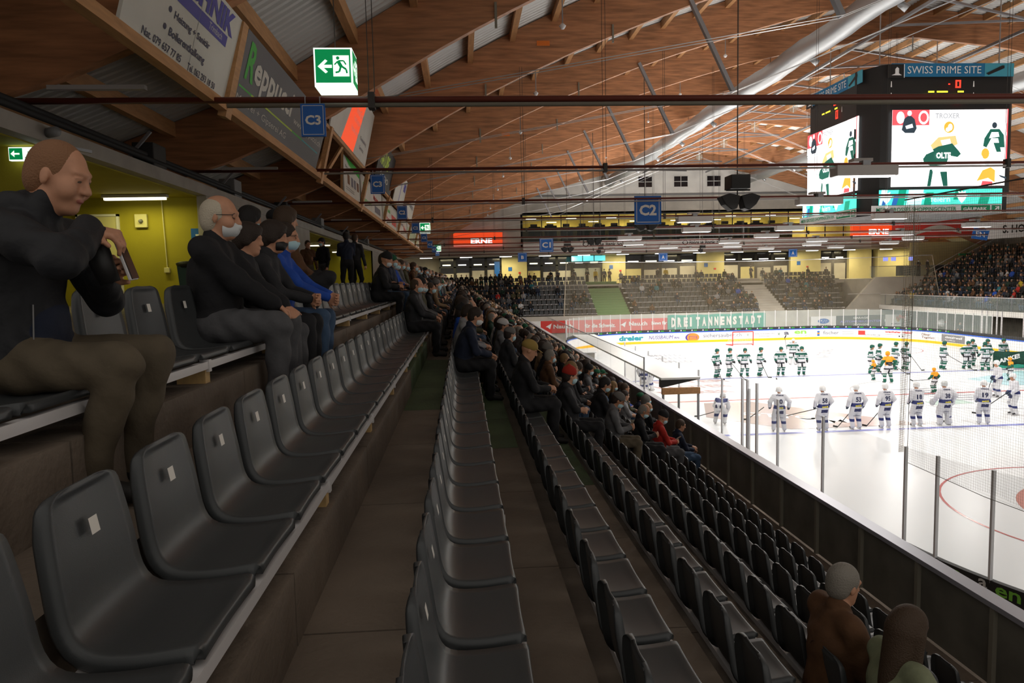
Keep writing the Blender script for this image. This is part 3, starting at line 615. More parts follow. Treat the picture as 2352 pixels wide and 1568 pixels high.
def exit_cube(x, y, z, s, label, arrow=True):
    t = thing('exit_sign', label, 'sign', (x, y, z)); h = s*1.0
    m = MB(); m.box(x-s/2, x+s/2, y, y+s*.9, z-h/2, z+h/2); m.build('light_box', 'exitw', t)
    def face(o, xd):
        o = Vector(o); xd = Vector(xd); n = xd.cross(Vector((0, 0, 1)))*1.0
        def P(a, b, e=.004): return o+xd*(a*s)+Vector((0, 0, b*h))+n*e
        m = MB(); m.quad(P(.04, .1), P(.96, .1), P(.96, .96), P(.04, .96)); m.build('green_face', 'green', t)
        m = MB(); e = .008
        for q in ([(.52, .26), (.92, .26), (.92, .36), (.84, .36), (.84, .3), (.78, .42), (.70, .42), (.60, .26)], ): pass
        m.add([P(*q, e) for q in ((.1, .52), (.3, .70), (.36, .66), (.26, .56), (.47, .56), (.47, .48), (.26, .48), (.36, .38), (.3, .34))], [(0, 1, 2, 3), (0, 3, 6), (3, 4, 5, 6), (0, 6, 7, 8)])
        m.quad(P(.5, .26, e), P(.92, .26, e), P(.92, .8, e), P(.5, .8, e)); m.build('pictogram', 'exitw', t)
        m = MB(); e = .012
        vs = [P(.63+.045*cos(a), .73+.045*sin(a), e) for a in np.linspace(0, 2*pi, 11)[:-1]]; m.add(vs, [tuple(range(10))])
        for a, b_, w in (((.63, .66), (.72, .50), .09), ((.66, .66), (.78, .66), .035), ((.78, .66), (.84, .56), .035), ((.62, .64), (.54, .56), .035), ((.72, .52), (.84, .44), .05), ((.84, .44), (.86, .34), .045), ((.70, .50), (.66, .38), .05), ((.66, .38), (.56, .36), .045)):
            a = Vector(P(*a, e)); b2 = Vector(P(*b_, e)); d = (b2-a).normalized(); sd = d.cross(n)*w*s/2; m.quad(a-sd, a+sd, b2+sd, b2-sd)
        m.build('running_figure', 'green', t)
    face((x-s/2, y, z-h/2), (1, 0, 0)); face((x+s/2, y, z-h/2), (0, .9, 0))
    m = MB(); m.tube([(x, y+s*.45, z+h/2), (x, y+s*.45, gz(x)+.2)], .008, 5); m.build('cord', 'darkwire', t); return t
_e = exit_cube(-1.71, 10.5, 3.02, .53, 'large lit green exit cube with running figure hanging at upper left')
text('ALMAT', (-1.93, 10.487, 2.775), (1, 0, 0), (0, 0, 1), .022, 'exitw', _e)
exit_cube(-1.9, 39.5, 2.9, .55, 'lit green exit cube hanging in mid distance above the stand')
exit_cube(-1.9, 60, 2.75, .55, 'farthest lit green exit cube above the stand')
def exit_plate(x, y, z, w, label):
    t = thing('exit_sign', label, 'sign', (x, y, z)); h = w*.5
    m = MB(); m.box(x-w/2, x+w/2, y, y+.06, z-h/2, z+h/2); m.build('light_box', 'exitw', t)
    m = MB(); m.box(x-w*.47, x, y-.006, y, z-h*.42, z+h*.42); m.build('green_face', 'green', t)
    m = MB(); m.box(x-w*.32, x-w*.1, y-.01, y-.006, z-h*.06, z+h*.06); m.add([(x-w*.42, y-.01, z), (x-w*.28, y-.01, z+h*.25), (x-w*.28, y-.01, z-h*.25)], [(0, 1, 2)]); m.build('arrow', 'exitw', t)
    m = MB(); q = w*.22
    m.bar((x+q, y-.01, z+h*.15), (x+q+.03, y-.01, z-h*.1), .012, .012); m.bar((x+q+.03, y-.01, z-h*.1), (x+q+.07, y-.01, z-h*.3), .012, .012); m.bar((x+q+.03, y-.01, z-h*.1), (x+q-.04, y-.01, z-h*.3), .012, .012); m.build('running_figure', 'green', t)
exit_plate(-6.06, 10.66, 1.90, .37, 'flat lit exit plate on the olive wall behind the foreground man')
exit_plate(-7.4, 46.8, 1.6, .5, 'small lit exit plate deep in the concourse behind standing people')

# ---------------------------------------------------------------- advertising boards along the eaves
AX = -3.4
def ad_board(y0, y1, z0, z1, bg, label, x=AX, xt=None):
    """board in the plane x=AX facing the rink; returns thing and a point function (u along +Y, v up)"""
    xt = x if xt is None else xt
    t = thing('advertising_board', label, 'sign', (x, (y0+y1)/2, z0))
    m = MB(); m.add([(x, y0, z0), (x, y1, z0), (xt, y1, z1), (xt, y0, z1), (x-.04, y0, z0), (x-.04, y1, z0), (xt-.04, y1, z1), (xt-.04, y0, z1)],
                    [(0, 1, 2, 3), (7, 6, 5, 4), (0, 4, 5, 1), (1, 5, 6, 2), (2, 6, 7, 3), (3, 7, 4, 0)]); pn = m.build('panel', bg, t)
    H = z1-z0; W = y1-y0
    def P(u, v, e=.006): return (x+(xt-x)*v+e, y0+u*W, z0+v*H)
    def T(s, u, v, h, col, w=None, bold=.02, shear=0):
        hh = h*H; ww = w*W if w else None
        return text(s, P(u, v), Vector(P(1, 0))-Vector(P(0, 0)), Vector(P(0, 1))-Vector(P(0, 0)), hh, col, pn, w=ww, bold=bold, shear=shear)
    def Q(pts, col, e=.004, name='print'):
        m = MB(); m.add([P(u, v, e) for u, v in pts], [tuple(range(len(pts)))]); return m.build(name, col, pn)
    return t, P, T, Q
M['adblue'] = mat('ad_violet_blue', (.05, .045, .32), .5); M['adtext'] = mat('ad_dark_text', (.02, .02, .07), .5); M['adgrey'] = mat('ad_grey', (.10, .105, .12), .5)
M['adwhite'] = mat('ad_white', (.60, .58, .52), .5, noise=.08, nscale=1); M['adgreen'] = mat('ad_green', (.04, .42, .04), .5); M['adlime'] = mat('ad_lime', (.45, .62, .04), .5)
TB = dict(x=-3.42, xt=-3.09)
t, P, T, Q = ad_board(7.85, 11.2, 2.72, 3.86, 'adwhite', 'large white plumbing advertising board with blue lettering at top left', **TB)
T('TECHNIK', .22, .70, .27, 'adblue', w=.68, bold=.05); Q([(.0, .555), (.852, .555), (.852, .68), (.0, .68)], 'adblue')
T('Pejkovic', .02, .58, .09, 'adwhite', w=.3, bold=0); T('Trimbach', .644, .585, .075, 'adwhite', w=.15, bold=0)
T('Heizung + Sanitär', .345, .36, .10, 'adtext', w=.35); T('Boilerentkalkung', .33, .175, .11, 'adtext', w=.345)
T('Nat. 079 657 77 85', .145, .04, .078, 'adtext', w=.325, bold=.01); T('Tel. 062 293 18 50', .535, .03, .078, 'adtext', w=.30, bold=.01)
for u, v in ((.306, .43), (.292, .25)):
    Q([(u+.013*cos(a), v+.03*sin(a)) for a in np.linspace(0, 2*pi, 13)[:-1]], 'adtext', name='bullet')
Q([(.545, 0), (.5475, 0), (.5475, 1), (.545, 1)], 'mid', .005, 'joint')
t, P, T, Q = ad_board(11.45, 17.8, 2.72, 3.86, 'adgrey', 'grey painter advertising board with green and white lettering', **TB)
T('R', .038, .43, .50, 'adgreen', w=.07, bold=.03); T('eppucci', .105, .36, .50, 'adwhite', w=.40, bold=.03)
T('Malerei + Gipserei AG', .016, .08, .13, 'adwhite', w=.486, bold=-.005); T('www.reppucci.ch', .55, .40, .15, 'adwhite', w=.42, bold=-.005)
for a, b_, c in ((.017, .12, 'adgreen'), (.12, .26, 'adlime'), (.26, .4, 'adlime'), (.4, .56, 'adlime'), (.56, .7, 'adgreen'), (.7, .96, 'teal')): Q([(a, .295), (b_, .295), (b_, .32), (a, .32)], c, name='stripe')
t, P, T, Q = ad_board(18.2, 24.6, 3.86, 5.5, 'adwhite', 'white and red tilted advertising board above the row of boards', x=-3.1, xt=-2.72)
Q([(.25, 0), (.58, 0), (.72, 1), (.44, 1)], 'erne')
for i, s_ in enumerate(('Immo-Center', 'Printes Computer-Praxis', 'Netzwerk-Computer')): T(s_, .40+.03*(3-i), .62-.18*i, .13, 'adwhite', w=.22, bold=0)
T('Consulting', .70, .30, .09, 'greyp', w=.2, bold=0); T('Service', .72, .16, .08, 'greyp', w=.14, bold=0)
t, P, T, Q = ad_board(22.0, 25.3, 2.72, 3.84, 'adwhite', 'white advertising board with green top corner and furniture pictures')
Q([(.08, 1), (.3, .84), (1, .74), (1, 1)], 'adgreen'); T('Storen', .1, .7, .08, 'greyp', w=.3, bold=0)
for u in (.2, .42, .60, .8): Q([(u, .3), (u+.13, .3), (u+.13, .56), (u, .56)], 'brown' if u in (.2, .8) else 'greyp')
for v in (.12, .18): Q([(.1, v), (.6, v), (.6, v+.02), (.1, v+.02)], 'mid')
t, P, T, Q = ad_board(25.5, 32.2, 2.72, 3.84, 'adwhite', 'long white advertising board with green logos behind the second C3 sign')
T('Garage', .1, .6, .18, 'adgreen', w=.18); T('Maler', .55, .5, .2, 'red', w=.25); T('Gartenbau', .1, .2, .14, 'adgreen', w=.34); Q([(.6, .1), (.9, .1), (.9, .34), (.6, .34)], 'greyp')
t, P, T, Q = ad_board(32.5, 39.3, 2.72, 3.84, 'adwhite', 'white advertising board with red print beside the third blue sign')
T('Treuhand', .1, .55, .2, 'adgreen', w=.4); Q([(.6, .15), (.95, .15), (.95, .6), (.6, .6)], 'red'); T('Olten', .15, .2, .16, 'red', w=.3)
t, P, T, Q = ad_board(39.6, 46.6, 2.72, 3.84, 'adwhite', 'white advertising board with grey print beyond the first small exit cube')
T('Druckerei', .1, .5, .2, 'greyp', w=.5); T('Bau', .65, .3, .3, 'red', w=.25)
t, P, T, Q = ad_board(47, 60, 2.72, 3.84, 'bwhite', 'farthest white advertising board with green stripes under the eaves')
for u in np.arange(.05, .9, .07): Q([(u, .1), (u+.03, .1), (u+.03, .8), (u, .8)], 'adgreen')
t, P, T, Q = ad_board(27.2, 33.0, 3.86, 5.3, 'dark', 'dark upper advertising board with lime lettering', x=-3.1, xt=-2.72)
T('NATURE', .1, .45, .4, 'adlime', w=.45, bold=.04); T('REGIO', .2, .15, .16, 'adwhite', w=.5)
t, P, T, Q = ad_board(34.4, 40.0, 3.86, 5.3, 'adwhite', 'white upper advertising board marked 80', x=-3.1, xt=-2.72)
T('80', .62, .55, .32, 'adblue', w=.2, bold=.05); Q([(.4, .1), (.44, .1), (.44, .9), (.4, .9)], 'adblue')
t, P, T, Q = ad_board(41.5, 47, 3.86, 5.3, 'adwhite', 'plain white upper advertising board beyond the one marked 80', x=-3.1, xt=-2.72)
T('Elektro', .3, .4, .2, 'greyp', w=.5)
def ad_frames():
    m = MB(); m.box(AX-.12, AX+.02, 2, 66, 2.58, 2.72); tag(m.build('board_ledge', 'woodlt'), 'pale timber ledge carrying the lower advertising boards', 'beam')
    m = MB(); m.box(-3.22, -3.12, 17.8, 66, 3.76, 3.86); tag(m.build('board_rail', 'woodlt'), 'pale timber rail between lower and upper advertising boards', 'beam')
    for i, y in enumerate(PY[:8]):
        m = MB(); m.bar((AX-.06, y+.42, 2.5), (-3.12, y+.42, 3.86), .24, .12); tag(m.build('board_post', 'woodlt'), 'orange-brown timber post between advertising boards, %s from the camera' % ordinal(i+1), 'post', 'advertising board posts')
    for a, b_, s_ in (((19, 2.72), (20.6, 3.8), 'left'), ((21.8, 2.72), (20.6, 3.8), 'right'), ((18.1, 2.72), (18.9, 3.8), 'outer')):
        m = MB(); m.bar((AX-.06, a[0], a[1]), (AX+.2, b_[0], b_[1]), .07, .09); tag(m.build('truss_brace', 'woodlt'), 'thin pale timber brace in the open bay beside the grey board, %s one' % s_, 'brace')
ad_frames()

# ---------------------------------------------------------------- end wall, gallery, concourse and end stand
def PX(u): return (u-1059)*.0528
def end_wall():
    Y = 85.0
    gx0, gx1 = 7.3, 49.5
    xs = sorted(set([round(x, 3) for x in XS]+[gx0, gx1])); top = lambda x: gz(x)+1.1; m = MB(); g = MB()
    for a, b_ in zip(xs[:-1], xs[1:]):
        inn = gx0 <= (a+b_)/2 <= gx1; zl = 7.55 if inn else 2.75
        m.prism([(a, zl), (b_, zl), (b_, min(9.75, top(b_))), (a, min(9.75, top(a)))], 'y', Y, Y+.5)
        if min(top(a), top(b_)) > 9.75: g.prism([(a, 9.75), (b_, 9.75), (b_, top(b_)), (a, top(a))], 'y', Y, Y+.5)
    struct(m.build('wall_far', 'concwall')); struct(g.build('wall_gable', 'conclight'))
    m = MB(); m.box(6, 48, Y-.12, Y, 9.6, 9.8); struct(m.build('trim_2', 'mid'))
    for i, u in enumerate((22.0, 26.3, 30.3)):
        t = thing('window_%d' % (i+1), '', '', (u, Y, 11)); del t['label'], t['category']; struct(t)
        m = MB(); m.box(u-.85, u+.85, Y-.03, Y-.01, 10.55, 11.85); m.build('pane', 'dglass', t)
        m = MB()
        for q in ((u-.85, u+.85, 10.5, 10.58), (u-.85, u+.85, 11.8, 11.88), (u-.9, u-.82, 10.5, 11.88), (u+.82, u+.9, 10.5, 11.88), (u-.03, u+.03, 10.5, 11.88), (u-.85, u+.85, 11.16, 11.22)): m.box(q[0], q[1], Y-.06, Y-.03, q[2], q[3])
        m.build('window_frame', 'conclight', t)
    # gallery
    b = MB(); b.box(gx0, gx1, 90, 90.3, 2.7, 7.6); b.box(gx0, gx1, Y+.5, 90, 4.0, 4.3); b.box(gx0-.2, gx0, Y, 90, 2.7, 7.6); b.box(gx1, gx1+.2, Y, 90, 2.7, 7.6); b.box(gx0, gx1, Y, 90, 7.55, 7.8)
    struct(b.build('wall_gallery', 'yellowend'))
    t = thing('gallery_glazing', 'dark framed glazed front of the lit upper gallery on the end wall', 'glazing', (28, Y, 4.5))
    m = MB()
    for x in np.arange(gx0, gx1, 2.3): m.box(x-.05, x+.05, Y-.05, Y+.05, 4.3, 7.55)
    m.box(gx0, gx1, Y-.05, Y+.05, 7.45, 7.6); m.box(gx0, gx1, Y-.05, Y+.05, 5.95, 6.05); m.build('mullions', 'black', t)
    m = MB(); m.box(gx0, gx1-9.5, Y-.03, Y, 4.35, 5.95); m.build('lower_panes', mat('smoked_glass', (.02, .03, .025), .15, alpha=.85), t)
    for i in range(14):
        x = gx0+1.2+i*2.5+(.5*sin(i*3)); y = 86.6+.9*(i % 2)
        t = thing('gallery_lamp', 'bright strip lamp in the upper gallery, %s from the left' % ordinal(i+1), 'lamp', (x, y, 7.2), 0, 'gallery strip lamps')
        m = MB(); m.box(x-.6, x+.6, y-.1, y+.1, 7.15-.35*(i % 2), 7.22-.35*(i % 2)); m.build('tube', 'tube', t)
    for i in range(16):
        x = gx0+1.6+i*1.95; m = MB(); m.box(x-.7, x+.7, 86.2, 86.9, 4.3, 6.25+.12*sin(i*2)); m.box(x-.5, x+.3, 86.3, 86.6, 6.2, 6.55)
        tag(m.build('gallery_table', 'dark'), 'dark furniture silhouette behind the gallery glass, %s from the left' % ordinal(i+1), 'furniture', 'gallery furniture')
    # projecting fascia with bank names
    m = MB(); m.box(7.3, 49.5, 84.2, 85, 2.95, 4.35); struct(m.build('trim_3', 'bwhite'))
    m = MB(); m.box(-9, 7.3, 84.2, 85, 2.75, 3.5); m.box(49.5, 60, 84.2, 85, 2.75, 3.5); struct(m.build('trim_4', 'concwall'))
    for x0, x1, lb in ((14.3, 19.6, 'left'), (26.2, 31.6, 'right')):
        t = thing('fascia_sign', 'white bank sign with black lettering on the end fascia, the %s one' % lb, 'sign', (x0, 84.2, 3.7))
        m = MB(); m.box(x0-.3, x1+.3, 84.12, 84.2, 3.3, 4.4); m.build('panel', 'white', t)
        cx, cz, r = x0+.35, 3.95, .34
        m = MB()
        for a in range(4):
            p = [(cx+r*cos(a*pi/2+e), cz+r*sin(a*pi/2+e)) for e in (0, pi/2)]; m.bar((p[0][0], 84.1, p[0][1]), (p[1][0], 84.1, p[1][1]), .09, .02, up=(0, 1, 0))
        m.build('emblem', 'black', t)
        text('Baloise Bank SoBa', (x0+.85, 84.1, 3.72), (1, 0, 0), (0, 0, 1), .48, 'black', t, w=x1-x0-.9, bold=.015)
    for x0, x1, z0, z1, lb in ((-.8, 4.9, 4.05, 5.55, 'left of the gallery'), (47.2, 53.0, 4.3, 5.9, 'right of the gallery below the score cube')):
        t = thing('illuminated_sign', 'orange-red lit sign with white capitals, '+lb, 'sign', (x0, 84.8, z0))
        m = MB(); m.box(x0, x1, 84.3, 84.9, z0, z1); m.build('light_box', 'erne', t)
        text('ERNE', (x0+2.0, 84.28, z0+.22), (1, 0, 0), (0, 0, 1), .62, 'lit', t, w=2.5, bold=.04)
        m = MB(); m.box(x0, x1, 84.27, 84.29, z0+.02, z0+.1); m.build('stripe', 'lit', t)
    # lower concourse: back wall, pillars and dark glass doors
    F0 = -.75
    b = MB(); b.box(-9, 60, 88, 88.3, F0, 2.9); b.box(-9, 60, 80, 88, F0-.4, F0); b.box(-9, 60, 84, 88.3, 2.75, 2.95); struct(b.build('wall_end_concourse', 'concwall'))
    for i, (a, c) in enumerate(((1150, 1207), (1380, 1432), (1600, 1662), (1819, 1891), (1959, 2013), (2028, 2108))):
        m = MB(); m.box(PX(a), PX(c), 85.6, 86.6, F0, 2.9); o = m.build('concrete_pillar', 'yellowend')
        tag(o, 'pale yellow concrete pillar of the end concourse, %s from the left' % ordinal(i+1), 'pillar', 'end concourse pillars')
        if i < 4:
            m = MB(); x = PX(a)+1; m.box(x-.22, x+.22, 85.56, 85.6, 1.05, 1.5); p = m.build('pictogram_plate', 'blue', o)
            m = MB(); m.box(x+1.0, x+1.25, 85.56, 85.6, .7, .9); p = m.build('alarm_plate', 'red', o)
    gl = mat('doorway_glow', (.75, .62, .42), .6); k = 0
    for (a, c, nb) in ((1010, 1150, 4), (1207, 1380, 5), (1432, 1600, 4), (1662, 1819, 4), (1891, 1959, 2)):
        x0, x1 = PX(a), PX(c)
        for j in range(nb):
            xa = x0+(x1-x0)*j/nb; xb = x0+(x1-x0)*(j+1)/nb; k += 1
            t = thing('glass_door', 'dark framed glass door bay of the end concourse, %s from the left' % ordinal(k), 'door', (xa, 86.2, F0), 0, 'end concourse door bays')
            m = MB(); m.box(xa, xa+.16, 86.1, 86.3, F0, 2.8); m.box(xb-.16, xb, 86.1, 86.3, F0, 2.8); m.box(xa, xb, 86.1, 86.3, 1.55, 1.68); m.box(xa, xb, 86.1, 86.3, 2.6, 2.8); m.build('door_frame', 'black', t)
            m = MB(); m.box(xa+.16, xb-.16, 86.18, 86.22, F0, 1.05+.2*sin(k*5)); m.build('lower_pane', 'yellowend' if k % 5 == 0 else 'concwall', t)  # pale opaque pane: brightness of the lit interior is put into its colour
            m = MB(); m.box(xa+.16, xb-.16, 86.18, 86.22, 1.05+.2*sin(k*5), 2.6); m.build('upper_pane', 'dglass', t)
            m = MB(); m.box(xa+.4, xb-.5, 86.1, 86.17, 1.82, 1.95); m.build('lamp_reflection' if 0 else 'painted_lamp_glint', 'tube' if k % 2 else 'lit', t)  # glowing strip standing in for lamplight mirrored in the glass
    for i, x in enumerate(np.arange(-4, 56, 4.6)):
        t = thing('concourse_lamp', 'strip lamp under the end concourse soffit, %s from the left' % ordinal(i+1), 'lamp', (x, 83.9, 2.8), 0, 'end soffit lamps')
        m = MB(); m.box(x-.75, x+.75, 83.8, 84.15, 2.72, 2.86); m.build('housing', 'lampbody', t)
        m = MB(); m.box(x-.7, x+.7, 83.82, 84.1, 2.66, 2.72); m.build('tube', 'lamp', t)
    t = thing('info_screen', 'row of bright teal screens over the end stand stairway', 'screen', (PX(1340), 84, 2.3))
    for j in range(3):
        m = MB(); x = PX(1304+26*j); m.box(x, x+1.25, 84.0, 84.1, 2.0, 2.62); m.build('display', mat('screen_teal', (.15, .75, .8), emis=.9), t)
    t = thing('wall_poster', 'tall blue poster between the end concourse doors', 'poster', (PX(1143), 86, .5))
    m = MB(); m.box(PX(1134), PX(1146), 85.9, 86.0, -.7, 2.2); m.build('print', 'blue', t)
end_wall()
ER = [(74.0+1.0*k, -4.15+.5*k) for k in range(8)]     # seat row y, tread level
def end_stand():
    b = MB(); xl, xr = -6, 44
    for k, (y, z) in enumerate(ER): b.box(xl, xr-.35*(8-k) if k < 8 else xr, y-.3, y+1.0, -6.9, z)
    b.box(xl, xr, ER[-1][0]+.9, 84, -6.9, -.75)
    struct(b.build('floor_end_stand', mat('end_stand_concrete', (.07, .065, .052), .8, noise=.3, nscale=2)))
    b = MB(); b.box(5.8, 44, 72.6, 72.8, -6.4, -3.8); struct(b.build('wall_end_front', 'concwall'))
    b = MB(); b.prism([(44.2, -.55), (57, -.55), (57, -6.4), (41.5, -6.4), (40.6, -4.4)], 'y', 74.2, 74.6); b.box(39, 48, 82.0, 82.3, -6.9, -.75); b.box(43.9, 44.2, 75, 84, -6.9, -.75); struct(b.build('wall_corner', 'concwall'))
    # stairways
    for (x0, x1, m_, lb) in ((14.1, 17.6, 'concg', 'green'), (31.6, 34.3, 'concwall', 'grey')):
        b = MB()
        for j in range(17): b.box(x0, x1, 73.0+.5*j, 84 if j == 16 else 73.6+.5*j, -6, -4.35+.245*j)
        tag(b.build('stairway', mat('stair_green', (.16, .27, .11), .7) if m_ == 'concg' else m_), '%s stairway climbing the end stand' % lb, 'stairs')
    # seat rails and seats (background rows)
    for k, (y, z) in enumerate(ER):
        for a, c in ((5, 14), (17.7, 31.5), (34.4, 43.5-.35*(8-k))):
            m = MB(); m.box(a, c, y-.02, y+.03, z+.40, z+.50); tag(m.build('seat_rail', 'rail'), 'pale seat rail of end stand row %s, section starting %s' % (ordinal(k+1), {5: 'left of the green stairs', 17.7: 'between the stairs', 34.4: 'right of the grey stairs'}[a]), 'rail')
    b = MB()
    for k, (y, z) in enumerate(ER):
        x = -4
        while x < 43.3-.35*(8-k):
            if not (13.7 < x < 17.7 or 31.2 < x < 34.4):
                b.box(x, x+.44, y-.02, y+.40, z+.43, z+.49); b.box(x+.02, x+.42, y+.36, y+.44, z+.46, z+.84)
            x += .5
    o = b.build('stadium_seats', 'seat'); tag(o, 'hundreds of dark plastic seats filling the rows of the end stand', 'seats'); o['kind'] = 'stuff'
    # banners on the front
    t = thing('banner', 'long red banner with white news lettering on the end stand front', 'banner', (12, 72.5, -5))
    m = MB(); m.box(7.9, 21.0, 72.5, 72.55, -5.5, -4.25); m.build('cloth', 'nau', t)
    m = MB(); m.box(5.9, 7.9, 72.5, 72.55, -5.5, -4.25); m.build('white_panel', 'bwhite', t)
    for i in range(9):
        m = MB(); m.box(6.4+i*.13, 6.46+i*.13, 72.47, 72.5, -5.1, -4.6); m.build('bar_print', 'purple' if i % 2 else 'red', t)
    for x, s_, w, h, z in ((9.2, 'Nau.ch', 2.0, .42, -5.05), (12.6, 'News für die Schweiz.', 0, .42, -5.05), (17.0, 'Nau.ch', 1.9, .42, -4.95), (19.35, 'News für', 1.6, .36, -4.92)):
        if w == 0: x, w, s_ = 12.4, 3.2, 'für die Schweiz.'
        text(s_, (x, 72.48, z), (1, 0, 0), (0, 0, 1), h, 'white', t, w=w, bold=.03)
    for x in (8.4, 16.1):
        m = MB(); m.add([(x, 72.47, -4.85), (x+.62, 72.47, -4.5), (x+.45, 72.47, -5.1), (x+.22, 72.47, -4.9)], [(0, 3, 1), (3, 2, 1)]); m.build('plane_emblem', 'white', t)
    t = thing('banner', 'green fan banner reading DREITANNENSTADT', 'banner', (26, 72.4, -5))
    m = MB()
    n = 40; vs = []
    for i in range(n+1):
        x = 21.0+10.3*i/n; vs += [(x, 72.35+.05*sin(i*1.1), -5.45+.02*sin(i)), (x, 72.35+.05*sin(i*1.3+1), -3.98+.03*sin(i*.7))]
    m.add(vs, [(2*i, 2*i+2, 2*i+3, 2*i+1) for i in range(n)]); cl = m.build('cloth', 'banner', t, True)
    for i, c in enumerate('DREITANNENSTADT'):
        x = 21.35+i*.645; hh = 1.0-.012*i
        text(c, (x, 72.26, -5.22+.012*i), (1, 0, 0), (0, 0, 1), hh, 'conclight', cl, w=.42 if c != 'I' else .2, bold=.06)
    for x0, x1, bgc, s_, lb, rows in ((36.2, 38.9, 'bwhite', 'SUBARU', 'white car maker board with blue oval', 1), (38.9, 44.2, 'dark', 'GARAGE|AUTOMOBILCENTER|ZOFINGEN', 'dark garage board with white and violet lettering', 3), (44.3, 47.0, 'bwhite', 'PORSCHE', 'white board with small golden crest', 1)):
        t = thing('advertising_board', lb+' behind the far boards', 'sign', (x0, 72.5, -5))
        m = MB(); m.box(x0, x1, 72.4, 72.5, -5.75, -4.5); m.build('panel', bgc, t)
        L = s_.split('|'); w = x1-x0
        for j, q in enumerate(L):
            fw = {1: .55, 3: (.3, .84, .3)[j]}[rows]; z = -5.55 if rows == 1 else -4.85-.36*j
            text(q, (x0+w*(1-fw)/2, 72.38, z), (1, 0, 0), (0, 0, 1), .15 if rows == 1 else .2, ('greyp' if rows == 1 else ('white', mat('violet_lit', (.2, .16, .6), .5), 'white')[j]), t, w=w*fw, bold=.02)
        if rows == 1:
            m = MB(); cx = (x0+x1)/2
            if 'SUB' in s_:
                m.add([(cx+.62*cos(a), 72.38, -5.0+.27*sin(a)) for a in np.linspace(0, 2*pi, 25)[:-1]], [tuple(range(24))]); m.build('emblem', 'blue', t)
                m = MB()
                for dx, dz, r in ((-.25, .05, .1), (.1, .08, .05), (.3, .05, .05), (.0, -.08, .05), (.22, -.1, .05), (-.1, -.12, .04)): m.add([(cx+dx+r*cos(a)*(1 if i % 2 else .4), 72.37, -5.0+dz+r*sin(a)*(1 if i % 2 else .4)) for i, a in enumerate(np.linspace(0, 2*pi, 9)[:-1])], [tuple(range(8))])
                m.build('stars', 'white', t)
            else:
                m.add([(cx+a, 72.38, -4.95+b_) for a, b_ in ((-.22, .25), (.22, .25), (.24, .0), (.12, -.25), (0, -.33), (-.12, -.25), (-.24, .0))], [tuple(range(7))]); m.build('crest', mat('crest_gold', (.5, .28, .04), .4), t)
                m = MB(); m.box(cx-.07, cx+.07, 72.36, 72.375, -5.05, -4.85); m.box(cx-.2, cx-.08, 72.36, 72.375, -4.9, -4.75); m.build('crest_centre', 'red', t)
end_stand()

# ---------------------------------------------------------------- rink
RX0, RX1, RY0, RY1, RR = 8.7, 41.5, 5.7, 67.6, 8.5
def rp(s):
    """point on the boards; s=0 at (RX0, 35.5) running away from the camera, round the far end and back; negative comes back to the near corner"""
    if s < -21.3: a = (-21.3-s)/RR; return (RX0+RR-RR*cos(a), 14.2-RR*sin(a))
    if s < 23.6: return (RX0, 35.5+s)
    if s < 36.95: a = (s-23.6)/RR; return (RX0+RR-RR*cos(a), RY1-RR+RR*sin(a))
    if s < 52.35: return (RX0+RR+(s-36.95)*(RX1-RX0-2*RR)/15.4, RY1)
    if s < 65.7: a = (s-52.35)/RR; return (RX1-RR+RR*sin(a), RY1-RR+RR*cos(a))
    return (RX1, RY1-RR-(s-65.7))
def rn(s):
    a, b = rp(s-.02), rp(s+.02); d = (b[0]-a[0], b[1]-a[1]); L = math.hypot(*d); return (d[1]/L, -d[0]/L)  # inward normal
def strip(s0, s1, z0, z1, off=0., thick=0.):
    n = max(2, int(abs(s1-s0)/.5)+1); m = MB(); vs = []
    for i in range(n):
        s = s0+(s1-s0)*i/(n-1); p = rp(s); q = rn(s); x, y = p[0]+q[0]*off, p[1]+q[1]*off; x2, y2 = x-q[0]*thick, y-q[1]*thick
        vs += [(x, y, z0), (x, y, z1), (x2, y2, z1), (x2, y2, z0)]
    for i in range(n-1):
        a = 4*i; b = a+4
        m_f = [(a, a+1, b+1, b)] if not thick else [(a+j, a+(j+1) % 4, b+(j+1) % 4, b+j) for j in range(4)]
        m.f += m_f; m.m += [0]*len(m_f)
    if thick: m.f += [(0, 3, 2, 1), (4*n-4, 4*n-3, 4*n-2, 4*n-1)]; m.m += [0, 0]
    m.v = vs; return m
